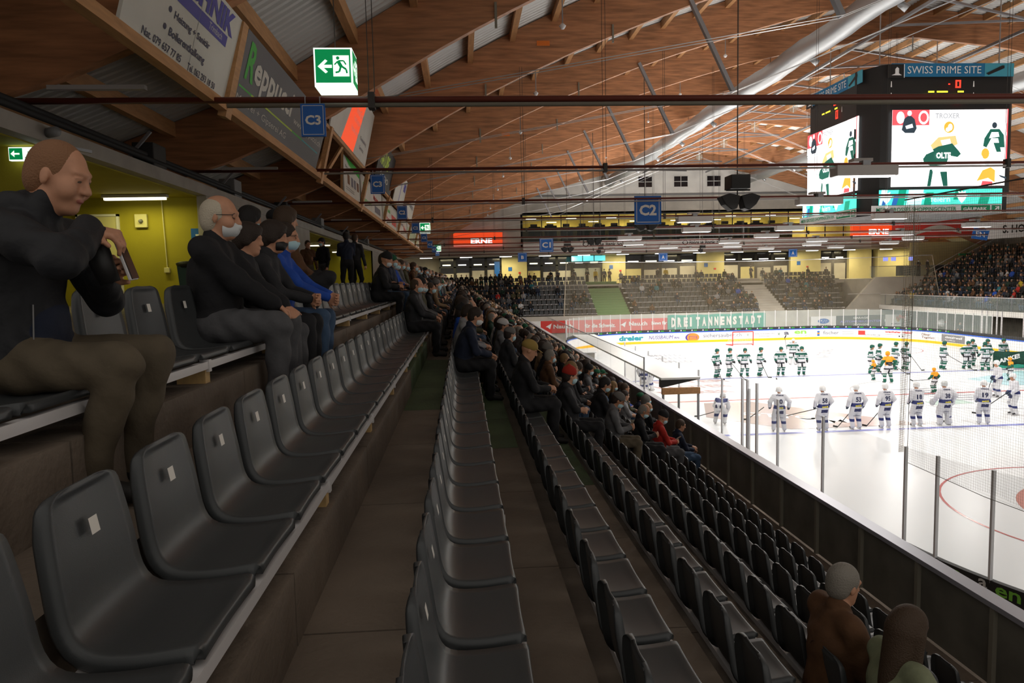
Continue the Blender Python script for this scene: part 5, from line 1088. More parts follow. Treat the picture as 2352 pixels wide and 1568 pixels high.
# ---------------------------------------------------------------- right hand stand, far corner things
def right_side():
    b = MB()
    for k in range(14): b.box(46.0+.82*k, 46.0+.82*(k+1)+.1, 40, 74, -6.9, -3.5+.43*k)
    b.box(44.6, 46.1, 40, 74, -3.75, -3.5); b.box(44.6, 60, 40, 74, -3.85, -3.6)
    b.box(57, 60, 40, 76, -3.6, 2.6)
    struct(b.build('floor_right_stand', 'end_stand_concrete' if 0 else mat('end_stand_concrete', (.07, .065, .052))))
    b = MB(); b.box(59, 60, 36, 86, -7, 5); b.box(49, 49.4, 40, 74, -6.4, -3.7); b.prism([(50.5, -.5), (58, 3.4), (60, 3.4), (60, -6.4), (50.5, -6.4)], 'y', 74.8, 75.1); struct(b.build('wall_right', 'concwall'))
    b = MB(); b.box(44.5, 44.62, 40, 74, -3.95, -3.5); struct(b.build('trim_5', 'conclight'))
    b = MB(); b.box(50.5, 60, 78, 78.3, -1, 3.2); struct(b.build('wall_right_back', 'yellowend'))
    t = thing('glass_railing', 'glass railing with steel posts in front of the right hand stand', 'railing', (44.7, 60, -3.5))
    for y in np.arange(46, 74, 1.6):
        m = MB(); m.box(44.66, 44.72, y-.03, y+.03, -3.6, -2.4); m.build('post', 'steel', t)
    m = MB(); m.tube([(44.66, 44, -2.4), (44.66, 74, -2.4)], .04, 8); m.tube([(41, 74, -2.3), (44.66, 74, -2.3)], .03, 8); m.build('handrail', 'rail', t)
    m = MB(); m.box(44.68, 44.7, 44, 74, -3.5, -2.45); m.build('glass_pane', 'glass', t)
    for i, y in enumerate((47, 55.5, 63)):
        t = thing('strip_lamp', 'bright strip lamp below the right hand stand, %s from the right' % ordinal(i+1), 'lamp', (47, y, -4), 0, 'lamps below the right stand')
        m = MB(); m.box(46, 48.2, y-.1, y+.1, -4.02, -3.95); m.build('tube', 'tube', t)
    # green stair rail sign, parapet of corner gallery
    t = thing('green_structure', 'green painted steel portal beside the stairs at the right', 'structure', (53, 70, 1))
    m = MB(); m.box(53.2, 58.6, 73.8, 74.0, 1.55, 1.75); m.box(53.2, 58.0, 73.8, 74.0, 1.0, 1.2); m.box(53.9, 54.2, 73.8, 74.0, -.5, 1.75); m.box(58.0, 58.3, 73.8, 74.0, .6, 1.75); m.build('portal_frame', mat('portal_green', (.02, .25, .08), .5), t)
    t = thing('glass_parapet', 'grey tinted glass parapet on the corner gallery', 'railing', (45, 74.2, -.5))
    m = MB(); m.box(43.5, 50, 74.15, 74.2, -.55, .55); m.build('glass_pane', 'glassg', t)
    m = MB(); m.bar((43.5, 74.17, .57), (50, 74.17, .57), .05, .05); m.build('handrail', 'steel', t)
    t = thing('stair_handrail', 'sloping pale handrail climbing beside the right hand stand', 'railing', (52, 74, 0))
    m = MB(); m.bar((50.5, 74.6, .2), (58, 74.6, 4.0), .06, .06); m.bar((50.5, 74.6, -.3), (58, 74.6, 3.4), .06, .06); m.build('rail', 'rail', t)
    for x, w, c, lb in ((47.2, 2.4, 'dark', 'dark counter with blue crest on the corner gallery'), (51, 3.6, 'dark', 'broad dark counter at the right of the corner gallery')):
        t = thing('counter', lb, 'counter', (x, 75, -.5)); m = MB(); m.box(x, x+w, 74.8, 75.5, -.5, .55); bevel(m.build('body', c, t), .02)
        m = MB(); m.box(x-.05, x+w+.05, 74.75, 75.55, .55, .62); m.build('top', 'mid', t)
    for i, x in enumerate((46.1, 47.0, 49.0)):
        m = MB(); m.box(x, x+.5, 76, 76.1, 1.15, 1.55); tag(m.build('monitor', mat('led_blue', (.3, .35, 1.), emis=1.)), 'small lit blue monitor above the corner gallery, %s from the left' % ordinal(i+1), 'monitor', 'gallery monitors')
    for i, (x, y, z) in enumerate(((49.2, 73.9, -1.9), (44.9, 73.9, -5.2))):
        t = thing('exit_sign', 'tiny lit exit plate on the concrete corner wall, %s one' % ('upper' if i == 0 else 'lower'), 'sign', (x, y, z)); m = MB(); m.box(x-.25, x+.25, y, y+.1, z-.13, z+.13); m.build('light_box', 'exitw', t)
    # barriers, inflatable, machine
    for i, (x0, z0, x1, z1) in enumerate(((45.2, -4.6, 48.8, -6.0), (46.2, -5.6, 47.6, -6.2), (49.4, -4.9, 52.2, -6.2))):
        m = MB(); n = 7
        for j in range(n): a = j/n; b_ = (j+1)/n; m.bar((x0+(x1-x0)*a, 71.5, z0+(z1-z0)*a), (x0+(x1-x0)*b_, 71.5, z0+(z1-z0)*b_), .12, .26, j % 2)
        tag(m.build('warning_barrier', ['nau', 'white']), 'sloping red and white striped bar beyond the far boards, %s one' % ('upper left', 'lower left', 'right')[i], 'barrier')
    t = thing('inflatable_airship', 'white inflatable airship with red stripe resting beyond the far boards', 'inflatable', (47, 66, -5))
    m = MB(); n = 16; xs = np.linspace(-1, 1, n); m.tube([(47.3+1.75*a, 66+.0*a, -5.05) for a in xs], [max(.03, .62*sqrt(max(0, 1-a*a))) for a in xs], 20); m.build('envelope', 'white', t, True)
    m = MB(); m.prism([(47.6, -5.2), (49.0, -4.95), (48.95, -5.1), (48.5, -5.28)], 'y', 65.33, 65.38); m.build('stripe', 'erne', t)
    text('airship rentals' if 0 else 'swiss airlines'[:5], (45.9, 65.45, -5.0), (1, 0, 0), (0, 0, 1), .16, 'red', t, w=1.0)
    t = thing('ice_machine', 'yellow ice resurfacing machine parked under the right hand stand', 'vehicle', (50, 68, ICE))
    m = MB(); m.prism([(50.2, -5.6), (50.2, -4.5), (53.2, -4.3), (54.3, -4.7), (54.3, -5.6)], 'y', 67, 69); bevel(m.build('body', mat('machine_yellow', (.6, .33, .01), .4), t), .08)
    m = MB(); m.prism([(50.3, -6.3), (50.3, -5.65), (54.2, -5.65), (54.0, -6.3)], 'y', 67.1, 68.9); m.build('chassis', 'machine_yellow' if 0 else mat('machine_yellow', (.6, .33, .01)), t)
    m = MB(); m.box(50.2, 54.2, 66.95, 67.0, -5.3, -5.2); m.build('stripe', 'black', t)
    for x in (51, 53.4):
        m = MB(); m.tube([(x, 66.8, -6.0), (x, 67.3, -6.0)], .38, 14); m.build('wheel', 'black', t)
    # hanging banners on the right
    for (x0, x1, z0, z1, c, s_, lb) in ((44.5, 53.5, 3.2, 5.2, 'nau', '', 'large red hanging banner with pale swirl at the right'), (45.5, 53.8, 2.6, 4.3, 'bwhite', 'S. HOLZE', 'white hanging banner with dark capitals and red zigzag at the right')):
        y = 72 if s_ == '' else 60
        t = thing('hanging_banner', lb, 'banner', (x0, y, z0)); m = MB(); m.prism([(x0, z0), (x1, z0+.35), (x1, z1+.1), (x0, z1-.1)], 'y', y, y+.03); m.build('cloth', c, t)
        if s_:
            text(s_, (x0+1.6, y-.02, z0+.5), (1, 0, .04), (0, 0, 1), .7, 'black', t, w=3.4, bold=.03)
            m = MB(); P_ = [(x0+5.4, z0+.4), (x0+6, z0+.9), (x0+6.8, z0+.6), (x0+7.4, z0+1.3), (x0+8.1, z0+1.2)]
            for a, b2 in zip(P_[:-1], P_[1:]): m.bar((a[0], y-.02, a[1]), (b2[0], y-.02, b2[1]), .02, .1)
            m.build('zigzag', 'red', t)
        else:
            m = MB(); n = 12; vs = []
            for i in range(n): q = i/(n-1); vs += [(x0+2.5+5*q, y-.02, z0+.5+.5*sin(q*3)), (x0+2.5+5*q, y-.02, z0+.7+.8*sin(q*3))]
            m.add(vs, [(2*i, 2*i+2, 2*i+3, 2*i+1) for i in range(n-1)]); m.build('swirl', 'adwhite', t)
    t = thing('section_sign', 'tilted blue EN sign hanging at the far right', 'sign', (41.5, 56, 2.9)); m = MB(); m.prism([(40.6, 2.5), (41.9, 2.3), (42.1, 3.1), (40.8, 3.35)], 'y', 55, 55.05); m.build('panel', 'blue', t)
    text('EN', (40.95, 54.98, 2.65), (1, 0, -.15), (0, 0, 1), .4, 'white', t, w=.75)
    # tunnel posts behind the glass at right
    for i, (x, y, c) in enumerate(((41.9, 55.3, 'rail'), (41.9, 54.7, 'rail'), (41.9, 53.6, 'rail'), (41.9, 53.1, 'rail'), (41.9, 50.9, 'rail'), (41.9, 50.2, 'nau'))):
        m = MB(); m.tube([(x, y, ICE+1.2), (x, y, -3.3)], .06, 6); tag(m.build('gate_post', c), ('tall pale steel gate post behind the far right boards, %s from the left' % ordinal(i+1)) if c == 'rail' else 'tall red post behind the far right boards', 'post')
right_side()
def bench_area():
    # glass screen on top of the barrier over the players' bench
    t = thing('glass_screen', 'tall greenish glass screen standing on the barrier above the bench', 'glass', (5.7, 32, -3.47))
    for a in np.arange(22.2, 45.5, 2.6):
        m = MB(); m.box(5.68, 5.695, a+.02, a+2.58, -3.54, -2.55); m.build('glass_pane', 'glassg', t)
    m = MB(); m.box(5.66, 5.7, 22.2, 22.23, -3.54, -2.52); m.box(5.66, 5.7, 22.2, 48, -2.55, -2.53); m.build('edge_profile', 'steel', t)
    t = thing('players_bench_canopy', 'white topped bench canopy with dark side and timber edge', 'canopy', (7.6, 33, -4))
    m = MB(); m.box(6.9, 8.3, 24.6, 45, -3.62, -3.55); m.build('roof_sheet', 'bwhite', t)
    m = MB(); m.prism([(6.9, -3.62), (8.3, -3.62), (6.9, -3.9)], 'y', 24.6, 24.9); m.build('side_panel', 'black', t)
    m = MB(); m.box(6.9, 8.25, 24.45, 24.6, -4.12, -3.9); m.build('timber_edge', 'woodlt', t)
    for x in (6.95, 7.5, 8.2):
        m = MB(); m.box(x-.03, x+.03, 24.5, 24.56, ICE, -4.1); m.build('post', 'steel', t)
    m = MB(); m.box(6.9, 8.2, 24.52, 24.54, ICE+.1, -4.15); m.build('glass_pane', 'glass', t)
    for i, y in enumerate((20.5, 21.2, 21.6)):
        m = MB(); m.box(8.6, 8.66, y-.04, y+.04, ICE+1, -3.2); tag(m.build('gate_post', 'silver'), 'thick steel gate post at the near bench door, %s from the camera' % ordinal(i+1), 'post')
    t = thing('orange_counter', 'low dark scorer cabinet beyond the bench canopy', 'cabinet', (7.5, 47, ICE)); m = MB(); m.box(6.6, 8.6, 46.5, 49, ICE, -4.9); m.build('body', 'concwall', t)
    m = MB(); m.box(6.5, 8.7, 46.4, 49.1, -4.9, -4.85); m.build('top', 'bwhite', t)
bench_area()

# ================================================================ SEATS
def seat_mesh():
    # profile from front lip over the pan up the back: x, z, half width
    pr = [(0, -.03, .205), (.0, -.008, .213), (-.012, .004, .216), (-.05, .004, .219), (-.15, -.006, .221), (-.26, -.008, .219), (-.325, .004, .212), (-.36, .035, .205), (-.378, .085, .20), (-.392, .17, .196), (-.408, .26, .186), (-.418, .325, .172), (-.422, .345, .155), (-.424, .356, .125), (-.426, .362, .08)]
    pr = [(x*.84, z, w) for x, z, w in pr]
    q = []; L = len(pr)
    for i in range(L-1):
        p0, p1, p2, p3 = pr[max(i-1, 0)], pr[i], pr[i+1], pr[min(i+2, L-1)]
        for t in (0, .5): q.append(tuple(.5*(2*b+(c-a)*t+(2*a-5*b+4*c-d)*t*t+(3*b-a-3*c+d)*t**3) for a, b, c, d in zip(p0, p1, p2, p3)))
    pr = q+[pr[-1]]; m = MB(); NS = 13; front = []; back = []
    n = len(pr); vs = []
    for i, (x, z, w) in enumerate(pr):
        a = pr[max(0, i-1)]; b = pr[min(n-1, i+1)]; tx, tz = b[0]-a[0], b[1]-a[1]; L = math.hypot(tx, tz); nx, nz = tz/L, -tx/L  # upper / front side normal
        row = []
        for j in range(NS):
            u = -1+2*j/(NS-1); dish = .014*(u*u-1)*(1 if 5 < i < 24 else .4)
            row.append((x+nx*dish, u*w, z+nz*dish))
        ee = .034-.022*min(1, max(0, (i-20)/7))
        row = [(x-nx*ee, -w*1.015, z-nz*ee)]+row+[(x-nx*ee, w*1.015, z-nz*ee)]
        front += row
        back += [(p[0]-nx*.008, p[1]*.975, p[2]-nz*.008) for p in row]
    R = NS+2; m.v = front+back; N = len(front); q = []
    for i in range(n-1):
        for j in range(R-1):
            a = i*R+j; q.append((a, a+1, a+R+1, a+R)); q.append((N+a, N+a+R, N+a+R+1, N+a+1))
    for i in range(n-1):
        for j in (0, R-1):
            a = i*R+j; f = (a, a+R, N+a+R, N+a); q.append(f if j == 0 else f[::-1])
    for j in range(R-1):
        q.append((j, N+j, N+j+1, j+1)); a = (n-1)*R+j; q.append((a, a+1, N+a+1, N+a))
    m.f = q; m.m = [0]*len(q); return m
def seats(occupied):
    o = seat_mesh().build('stadium_seat', 'seat', None, True)
    m = MB(); m.add([(-.3322, -.021, .222), (-.3322, .021, .222), (-.3402, .021, .265), (-.3402, -.021, .265)], [(0, 1, 2, 3)]); st = m.build('number_sticker', 'sticker', None)
    st.parent = o; base = {k: v for k, v in dict(B=.27, A=.145, C=-.055, D=.19, E=.06, F=.31, G=.12, H=.2, I=.02).items()}
    txt = dict(B='upper row before the olive concourse', A='row left of the bare aisle', C='central row seen from behind', D='second row below the aisle', E='third row below the aisle', F='fourth row below the aisle', G='fifth row below the aisle', H='row next to lowest', I='lowest row along the barrier')
    first = True; rest = MB(); cnt = 0; spots = []
    for k in RN:
        x, z = ROWS[k]; y0 = {'A': 1.35, 'B': 2.1, 'C': 1.8, 'D': 2.2, 'E': 2.7, 'F': 3.1, 'G': 3.7, 'H': 4.3, 'I': 5.0}[k]
        n = 0; y = base[k]+.48*0
        y = y0-((y0-base[k]) % .5)
        while y < 66:
            n += 1; spots.append((sqrt(x*x+y*y+z*z), k, n, x, y+.24, z)); y += .5
    spots.sort(); near = spots[:300]; far = spots[300:]
    for d, k, n, x, y, z in near:
        if first: r = o; first = False
        else:
            r = o.copy(); C.objects.link(r); s2 = st.copy(); s2.parent = r; C.objects.link(s2)
        r.location = (x, y, z); r.rotation_euler = (0, random.uniform(-.006, .006), random.uniform(-.012, .012))
        tag(r, 'dark plastic seat, %s from the camera, %s' % (ordinal(n), txt[k]), 'seat', 'plastic seats '+txt[k])
    for d, k, n, x, y, z in far:
        if (k, round(y, 1)) in occupied and 0: continue
        rest.box(x-.36, x, y-.215, y+.215, z-.03, z); rest.add([(x-.36, y-.2, z), (x-.36, y+.2, z), (x-.42, y+.17, z+.35), (x-.42, y-.17, z+.35), (x-.39, y-.2, z), (x-.39, y+.2, z), (x-.45, y+.17, z+.35), (x-.45, y-.17, z+.35)], [(0, 1, 2, 3), (7, 6, 5, 4), (0, 4, 5, 1), (1, 5, 6, 2), (2, 6, 7, 3), (3, 7, 4, 0)])
    o2 = rest.build('stadium_seats', 'seat'); tag(o2, 'remaining dark seats further along the near stand, mostly hidden by spectators', 'seats'); o2['kind'] = 'stuff'
seats(set())

# ================================================================ PEOPLE
def seated(**k):
    d = dict(hip=(0, 0, .09), lean=.02, handL=(.30, .08, .19), handR=(.30, -.08, .19), footL=(.40, .12, -.34), footR=(.42, -.12, -.34), palmL=(0, 0, -1), palmR=(0, 0, -1), hpitch=.12); d.update(k); return d
POSE = dict(
    lap=seated(), phone=seated(handL=(.32, .05, .34), handR=(.32, -.05, .33), palmL=(0, -1, 0), palmR=(0, 1, 0), hpitch=.5, lean=.08),
    fwd=seated(lean=.38, handL=(.46, .07, .22), handR=(.46, -.06, .22), hpitch=-.05, footL=(.34, .14, -.34), footR=(.36, -.14, -.34)),
    fold=seated(handL=(.20, -.09, .34), handR=(.2, .09, .31), poleL=(.0, 1, -.5), poleR=(.0, -1, -.5), lean=-.04, hyaw=.35),
    look=seated(hyaw=-.5, handR=(.22, -.2, .2), lean=.05), big=seated(bulk=1.18, hyaw=.25, lean=.1))
POSEM = {}
MS = [SKINS[0], CLOTH['black'], PANTS['black'], SHOE, LIPS, EYE, 'white']
def pose_mesh(k, h=.0125):
    if k not in POSEM:
        P, Hm = body(POSE[k]); POSEM[k] = (sdf_mesh(P, h, 'person', MS, folds=.0065), Hm)
    return POSEM[k]
def add_wear(o, Hm, kind, m, name=None, cache={}):
    me = WEAR[kind]
    c = bpy.data.objects.new(name or {'short': 'hair', 'full': 'hair', 'long': 'hair', 'fringe': 'hair'}.get(kind, kind), me); C.objects.link(c)
    c.parent = o; c.matrix_local = Hm; c.material_slots[0].link = 'OBJECT'; c.material_slots[0].material = m; return c
def glasses(o, Hm, m='black'):
    b = MB()
    for sy in (-1, 1):
        pts = [Hm @ Vector((.094-.012*abs(cos(a)), sy*.033+.022*cos(a), .012+.016*sin(a))) for a in np.linspace(0, 2*pi, 11)]; b.tube(pts, .0022, 5)
        b.tube([Hm @ Vector((.084, sy*.055, .018)), Hm @ Vector((.0, sy*.083, .012))], .0025, 5)
    b.tube([Hm @ Vector((.094, -.012, .016)), Hm @ Vector((.094, .012, .016))], .002, 5)
    c = b.build('glasses', m, None); c.parent = o; return c
def dress(o, jacket, trousers, skin=0):
    for i, m in ((0, SKINS[skin]), (1, CLOTH[jacket]), (2, PANTS[trousers])): o.material_slots[i].link = 'OBJECT'; o.material_slots[i].material = m
CN = dict(darkgreen='dark green', lightgrey='light grey', charcoal='charcoal grey', sage='sage green')
HN = {'short': 'short %s hair', 'full': 'thick %s hair', 'long': 'long %s hair', 'fringe': 'balding head with %s hair', 'beanie': 'a %s knitted hat', 'cap': 'a %s cap', 'hood': 'a %s hood'}
def spectator(pose, loc, jacket, trousers, hair, label, group=None, mask=True, rz=0, skin=0, maskm='mask_blue', s=1.):
    me, Hm = pose_mesh(pose); o = bpy.data.objects.new('person', me); C.objects.link(o)
    o.location = loc; o.rotation_euler = (0, 0, rz); o.scale = (s, s, s); dress(o, jacket, trousers, skin)
    kind, col = hair; add_wear(o, Hm, kind, (WEARC if kind in ('beanie', 'cap', 'hood') else HAIRC)[col])
    if kind in ('beanie', 'cap'): add_wear(o, Hm, 'short', HAIRC['dkbrown'])
    if mask: add_wear(o, Hm, 'mask', M[maskm] if isinstance(maskm, str) else maskm)
    tag(o, label, 'person', group); return o, Hm
MW = mat('mask_white', (.6, .62, .62), .7); M['mask_white'] = MW
# ---- the man in the left foreground
def foreground():
    sp = seated(hip=(0, 0, .085), lean=.13, bend=.28, hs=1.0, hpitch=.30, hires=True, handR=(.335, -.05, .565), handL=(.31, .06, .40), poleR=(-.35, -1., -.35), poleL=(-.1, 1, -.9),
                palmR=(.15, .3, -1), palmL=(.5, -.85, .1), hdirR=(.93, .15, -.25), hdirL=(.85, -.2, .45), curl=.75, footL=(.33, .16, -.33), footR=(.31, -.12, -.33), kneeL=(1, .15, .9), kneeR=(1, -.1, .9), collar=0, fr=.0098, arm=(.072, .06, .05), bulk=1.06, leg=(.098, .072, .066, .054))
    P, Hm = body(sp)
    # stand-up collar, hood roll at the nape, jacket skirt
    neck = np.array((.13, 0, .635))
    P += [ell(neck+(-.035, 0, .01), (.095, .10, .065), JK, .02, rotm(0, .25)), cone(neck+(.03, -.05, -.02), neck+(.045, -.05, .035), .035, .028, JK, .02), cone(neck+(.03, .05, -.02), neck+(.045, .05, .035), .035, .028, JK, .02),
          ell((.03, 0, .13), (.15, .20, .12), JK, .05), ell((.13, -.0, .22), (.06, .12, .12), X6, .02)]
    me = sdf_mesh(P, .0068, 'person', MS[:6]+[CLOTH['navy']], folds=.0075); o = bpy.data.objects.new('person', me); C.objects.link(o)
    o.location = (-1.66, 2.76, -.35); dress(o, 'black', 'khaki', 0); o.material_slots[1].material = mat('jacket_black', (.012, .013, .016), .7, noise=.3, nscale=5, bump=.5, bscale=14)
    hair = mat('hair_reddish_blond', (.22, .105, .05), .75, bump=.4, bscale=160); add_wear(o, Hm, 'buzz', hair, 'hair')
    tag(o, 'seated man in black jacket and khaki trousers looking down, large at left', 'person')
    b = MB(); b.tube([(-.03, -.155, .60), (.045, -.185, .5), (.075, -.18, .4)], .0035, 5); b.tube([(.08, -.17, .4), (-.02, -.205, .35), (-.1, -.2, .38)], .0035, 5); b.tube([(.155, -.12, .3), (.15, -.13, .12)], .003, 5)
    c = b.build('reflective_piping', 'mid', None); c.parent = o
    # cup sleeve and lid / phone in his hands
    t = thing('drinking_cup', 'black insulated cup held in the foreground man\'s hands', 'cup', (-1.245, 2.73, .06)); a = Vector((-1.315, 2.70, .165)); b_ = Vector((-1.275, 2.72, .02))
    m = MB(); m.tube([a, b_], [.045, .036], 20); m.build('sleeve', 'black', t, True)
    t = thing('mobile_phone', 'pale edged phone held beside the black cup', 'phone', (-1.19, 2.73, .06))
    m = MB(); m.bar((-1.245, 2.74, .17), (-1.205, 2.75, .03), .06, .012, up=(1, 0, 0)); bevel(m.build('case', 'rail', t), .003)
    m = MB(); m.bar((-1.238, 2.74, .165), (-1.198, 2.75, .035), .054, .004, up=(1, 0, 0)); m.build('screen', 'dglass', t)
    # four seated neighbours
    def near(name_pose, sp, loc, jm, tm, hair, label, mask=None, hs=None, gl=False, skin=0, h=.009, rz=0):
        P, Hm = body(sp); me = sdf_mesh(P, h, 'person', MS, folds=.0065); o = bpy.data.objects.new('person', me); C.objects.link(o); o.location = loc; o.rotation_euler = (0, 0, rz)
        dress(o, jm, tm, skin); k, col = hair; add_wear(o, Hm, k, (WEARC if k in ('beanie', 'cap', 'hood') else HAIRC)[col])
        if mask: add_wear(o, Hm, 'mask', M[mask])
        if gl: glasses(o, Hm)
        return tag(o, label, 'person'), Hm
    near('p2', seated(lean=.0, bend=.12, hs=1.12, hires=True, bulk=1.18, hpitch=.08, handL=(.42, .12, .21), handR=(.40, -.02, .22), arm=(.074, .06, .048), coat=1, leg=(.105, .08, .07, .055)), (-1.63, 4.87, -.35), 'black', 'grey', ('fringe', 'white'), 'heavy seated man with white hair, glasses and lowered mask', 'mask_white', gl=True)
    near('p3', seated(s=.88, lean=.08, hpitch=.1, handL=(.32, .08, .2), handR=(.3, -.08, .2)), (-1.62, 5.42, -.38), 'charcoal', 'grey', ('full', 'dkbrown'), 'seated woman with short dark hair, unmasked, beside the white-haired man')
    near('p4', seated(s=.93, lean=.18, hpitch=.12, hyaw=.1, handL=(.42, .03, .26), handR=(.41, -.04, .24), palmL=(0, -1, 0), palmR=(0, 1, 0)), (-1.63, 5.92, -.36), 'charcoal', 'black', ('full', 'dkbrown'), 'seated person with bushy dark hair and black face mask', 'black')
    near('p5', seated(s=.97, lean=.14, hpitch=.1, hyaw=.1, handL=(.47, .03, .26), handR=(.46, -.04, .24), palmL=(0, -1, 0), palmR=(0, 1, 0)), (-1.63, 6.42, -.36), 'blue', 'jeans', ('short', 'dkbrown'), 'seated person in blue jacket with glasses and pale mask', 'mask_blue', gl=True)
    # lower right pair, seen from behind
    near('p6', seated(s=.95, lean=.07, hpitch=.2, hyaw=.25, bulk=1.24, hs=1.06, arm=(.07, .06, .05), coat=1), (2.26, 4.2, -2.71), 'brown', 'black', ('short', 'grey'), 'man with short grey hair and brown jacket at the lower right')
    o, Hm = near('p7', seated(s=.92, lean=.09, hpitch=.15, hyaw=.3, bulk=1.26, hs=1.06, coat=1), (2.31, 3.62, -2.70), 'sage', 'black', ('long', 'brown'), 'woman with long brown hair and pale green hooded top at the lower right')
    near('p8', seated(lean=.08, hpitch=.42, handL=(.36, .04, .3), handR=(.36, -.05, .29), palmL=(0, -1, 0), palmR=(0, 1, 0), bulk=1.1), (3.84, 14.0, -3.6), 'red', 'grey', ('beanie', 'black'), 'seated person in red jacket and black knitted hat holding a phone', 'mask_blue')
    near('p9', seated(lean=.08, hpitch=.25, handL=(.36, .04, .3), handR=(.36, -.05, .25), bulk=1.05), (4.62, 15.3, -4.06), 'navy', 'jeans', ('short', 'brown'), 'seated person in padded navy jacket and jeans next to the red jacket')
    m = MB(); m.bar((4.24, 14.0, -3.27), (4.33, 14.0, -3.22), .07, .012); tag(m.build('mobile_phone', 'dglass'), 'phone in the hands of the person in red', 'phone')
    near('p10', seated(lean=.22, hpitch=.45, handL=(.4, .05, .34), handR=(.4, -.04, .32), palmL=(0, -1, 0), palmR=(0, 1, 0), bulk=1.2), (2.27, 12.4, -2.64), 'black', 'grey', ('short', 'black'), 'broad dark-haired person in black jacket bending over a phone', 'mask_blue')
    near('p11', seated(lean=.3, hpitch=.3, bulk=1.1, handL=(.42, .05, .22), handR=(.42, -.05, .22)), (-.05, 10.2, -1.27), 'navy', 'black', ('short', 'dkbrown'), 'person in navy jacket at the start of the crowded central row', 'mask_white')
    near('p12', seated(lean=.15, hpitch=.35, handL=(.38, .05, .28), handR=(.38, -.04, .27)), (-.06, 11.0, -1.27), 'lightgrey', 'black', ('short', 'dkbrown'), 'person in light grey pullover behind the navy jacket', 'mask_blue')
    near('p13', seated(lean=.1, hpitch=.4, bulk=1.1, handL=(.36, .05, .3), handR=(.36, -.04, .28)), (.72, 9.2, -1.69), 'black', 'black', ('cap', 'tan'), 'person in black with a tan flat cap looking at papers')
    near('p14', seated(lean=.25, hpitch=.3, bulk=1.15, handL=(.4, .05, .3), handR=(.4, -.05, .27)), (-1.6, 13.7, -.35), 'black', 'black', ('beanie', 'black'), 'big person in black coat and black fur hat in the upper row', 'mask_white')
    near('p15', seated(lean=.12, hpitch=.15, bulk=1.1, handL=(.4, .05, .25), handR=(.4, -.05, .24)), (-.88, 12.4, -.85), 'charcoal', 'black', ('fringe', 'brown'), 'balding person with green scarf left of the crowded rows', 'mask_blue')
    near('p16', seated(lean=.12, hpitch=.2, handL=(.4, .05, .25), handR=(.4, -.05, .24)), (-.88, 13.3, -.85), 'grey', 'grey', ('beanie', 'black'), 'person in grey top and dark hat beside the green scarf', 'mask_white')
    # behind the seats: people on the concourse
    cr = seated(footL=(.2, .12, -.16), footR=(.2, -.12, -.16), kneeL=(1, .3, .2), kneeR=(1, -.3, .2)); 
    for k, (x, y, z, jk, hr, lb, mk) in enumerate(((-2.22, 7.7, -.12, 'black', ('full', 'black'), 'dark-haired person with blue mask behind the white-haired man', 'mask_blue'), (-2.02, 8.0, -.12, 'grey', ('cap', 'black'), 'person in peaked cap behind the seated neighbours', 'mask_white'), (-1.83, 7.6, -.14, 'brown', ('full', 'brown'), 'person with full brown hair and brown padded jacket, back turned', None))):
        near('s%d' % k, dict(cr, bulk=1.1 if k == 2 else 1.), (x, y, z), jk, 'black', hr, lb, mk, rz=.5, h=.011)
foreground()
def standing(**k):
    d = dict(hip=(0, 0, .93), lean=.02, handL=(.12, .26, .85), handR=(.12, -.26, .85), footL=(.0, .11, .09), footR=(.03, -.11, .09), poleL=(-1, .4, 0), poleR=(-1, -.4, 0), kneeL=(1, .1, 0), kneeR=(1, -.1, 0), hpitch=.1); d.update(k); return d
POSE.update(stand=standing(), standcup=standing(handR=(.32, -.12, 1.15), handL=(.1, .25, .88)), standfold=standing(handL=(.2, -.06, 1.18), handR=(.2, .06, 1.15), poleL=(.1, 1, -.5), poleR=(.1, -1, -.5)))
for i, (x, y, z, jk, tr, hr, lb, rz, ps, mk) in enumerate((
    (-4.2, 22.5, -.37, 'black', 'grey', ('cap', 'black'), 'standing person in black hoodie and cap with face mask on the concourse', -2.2, 'standcup', 1),
    (-3.1, 20.0, -.37, 'navy', 'black', ('short', 'black'), 'tall standing person in navy jacket with hands at the waist on the concourse', 1.9, 'standfold', 0),
    (-3.0, 20.8, -.37, 'charcoal', 'black', ('short', 'brown'), 'person standing half hidden beside the navy jacket on the concourse', 1.2, 'stand', 0),
    (-4.9, 23.6, -.37, 'brown', 'khaki', ('short', 'brown'), 'person in tan clothes partly hidden behind the black hoodie', -1, 'stand', 0),
    (48.4, 73.5, -.55, 'black', 'black', ('short', 'dkbrown'), 'standing person in dark clothes at the corner gallery parapet', -1.6, 'standfold', 1),
    (49.4, 73.5, -.55, 'black', 'black', ('short', 'grey'), 'second person leaning beside the one at the corner gallery parapet', -1.2, 'stand', 1),
    (43.9, 60.5, -6.4, 'black', 'black', ('short', 'grey'), 'security guard in black jacket standing behind the far boards', -2.4, 'standfold', 1),
    (45.2, 69.5, -3.7, 'yellow', 'black', ('short', 'dkbrown'), 'steward in bright yellow vest behind the right glass railing', -2.4, 'standfold', 1),
    (56, 72.5, 1.0, 'black', 'black', ('short', 'dkbrown'), 'person standing high on the right hand stand', -2.4, 'stand', 0),
    (54, 73.4, -.2, 'charcoal', 'black', ('short', 'dkbrown'), 'person standing on the stairs by the green portal', -2.4, 'stand', 0))):
    spectator(ps, (x, y, z), jk, tr, hr, lb, mask=bool(mk), rz=rz)
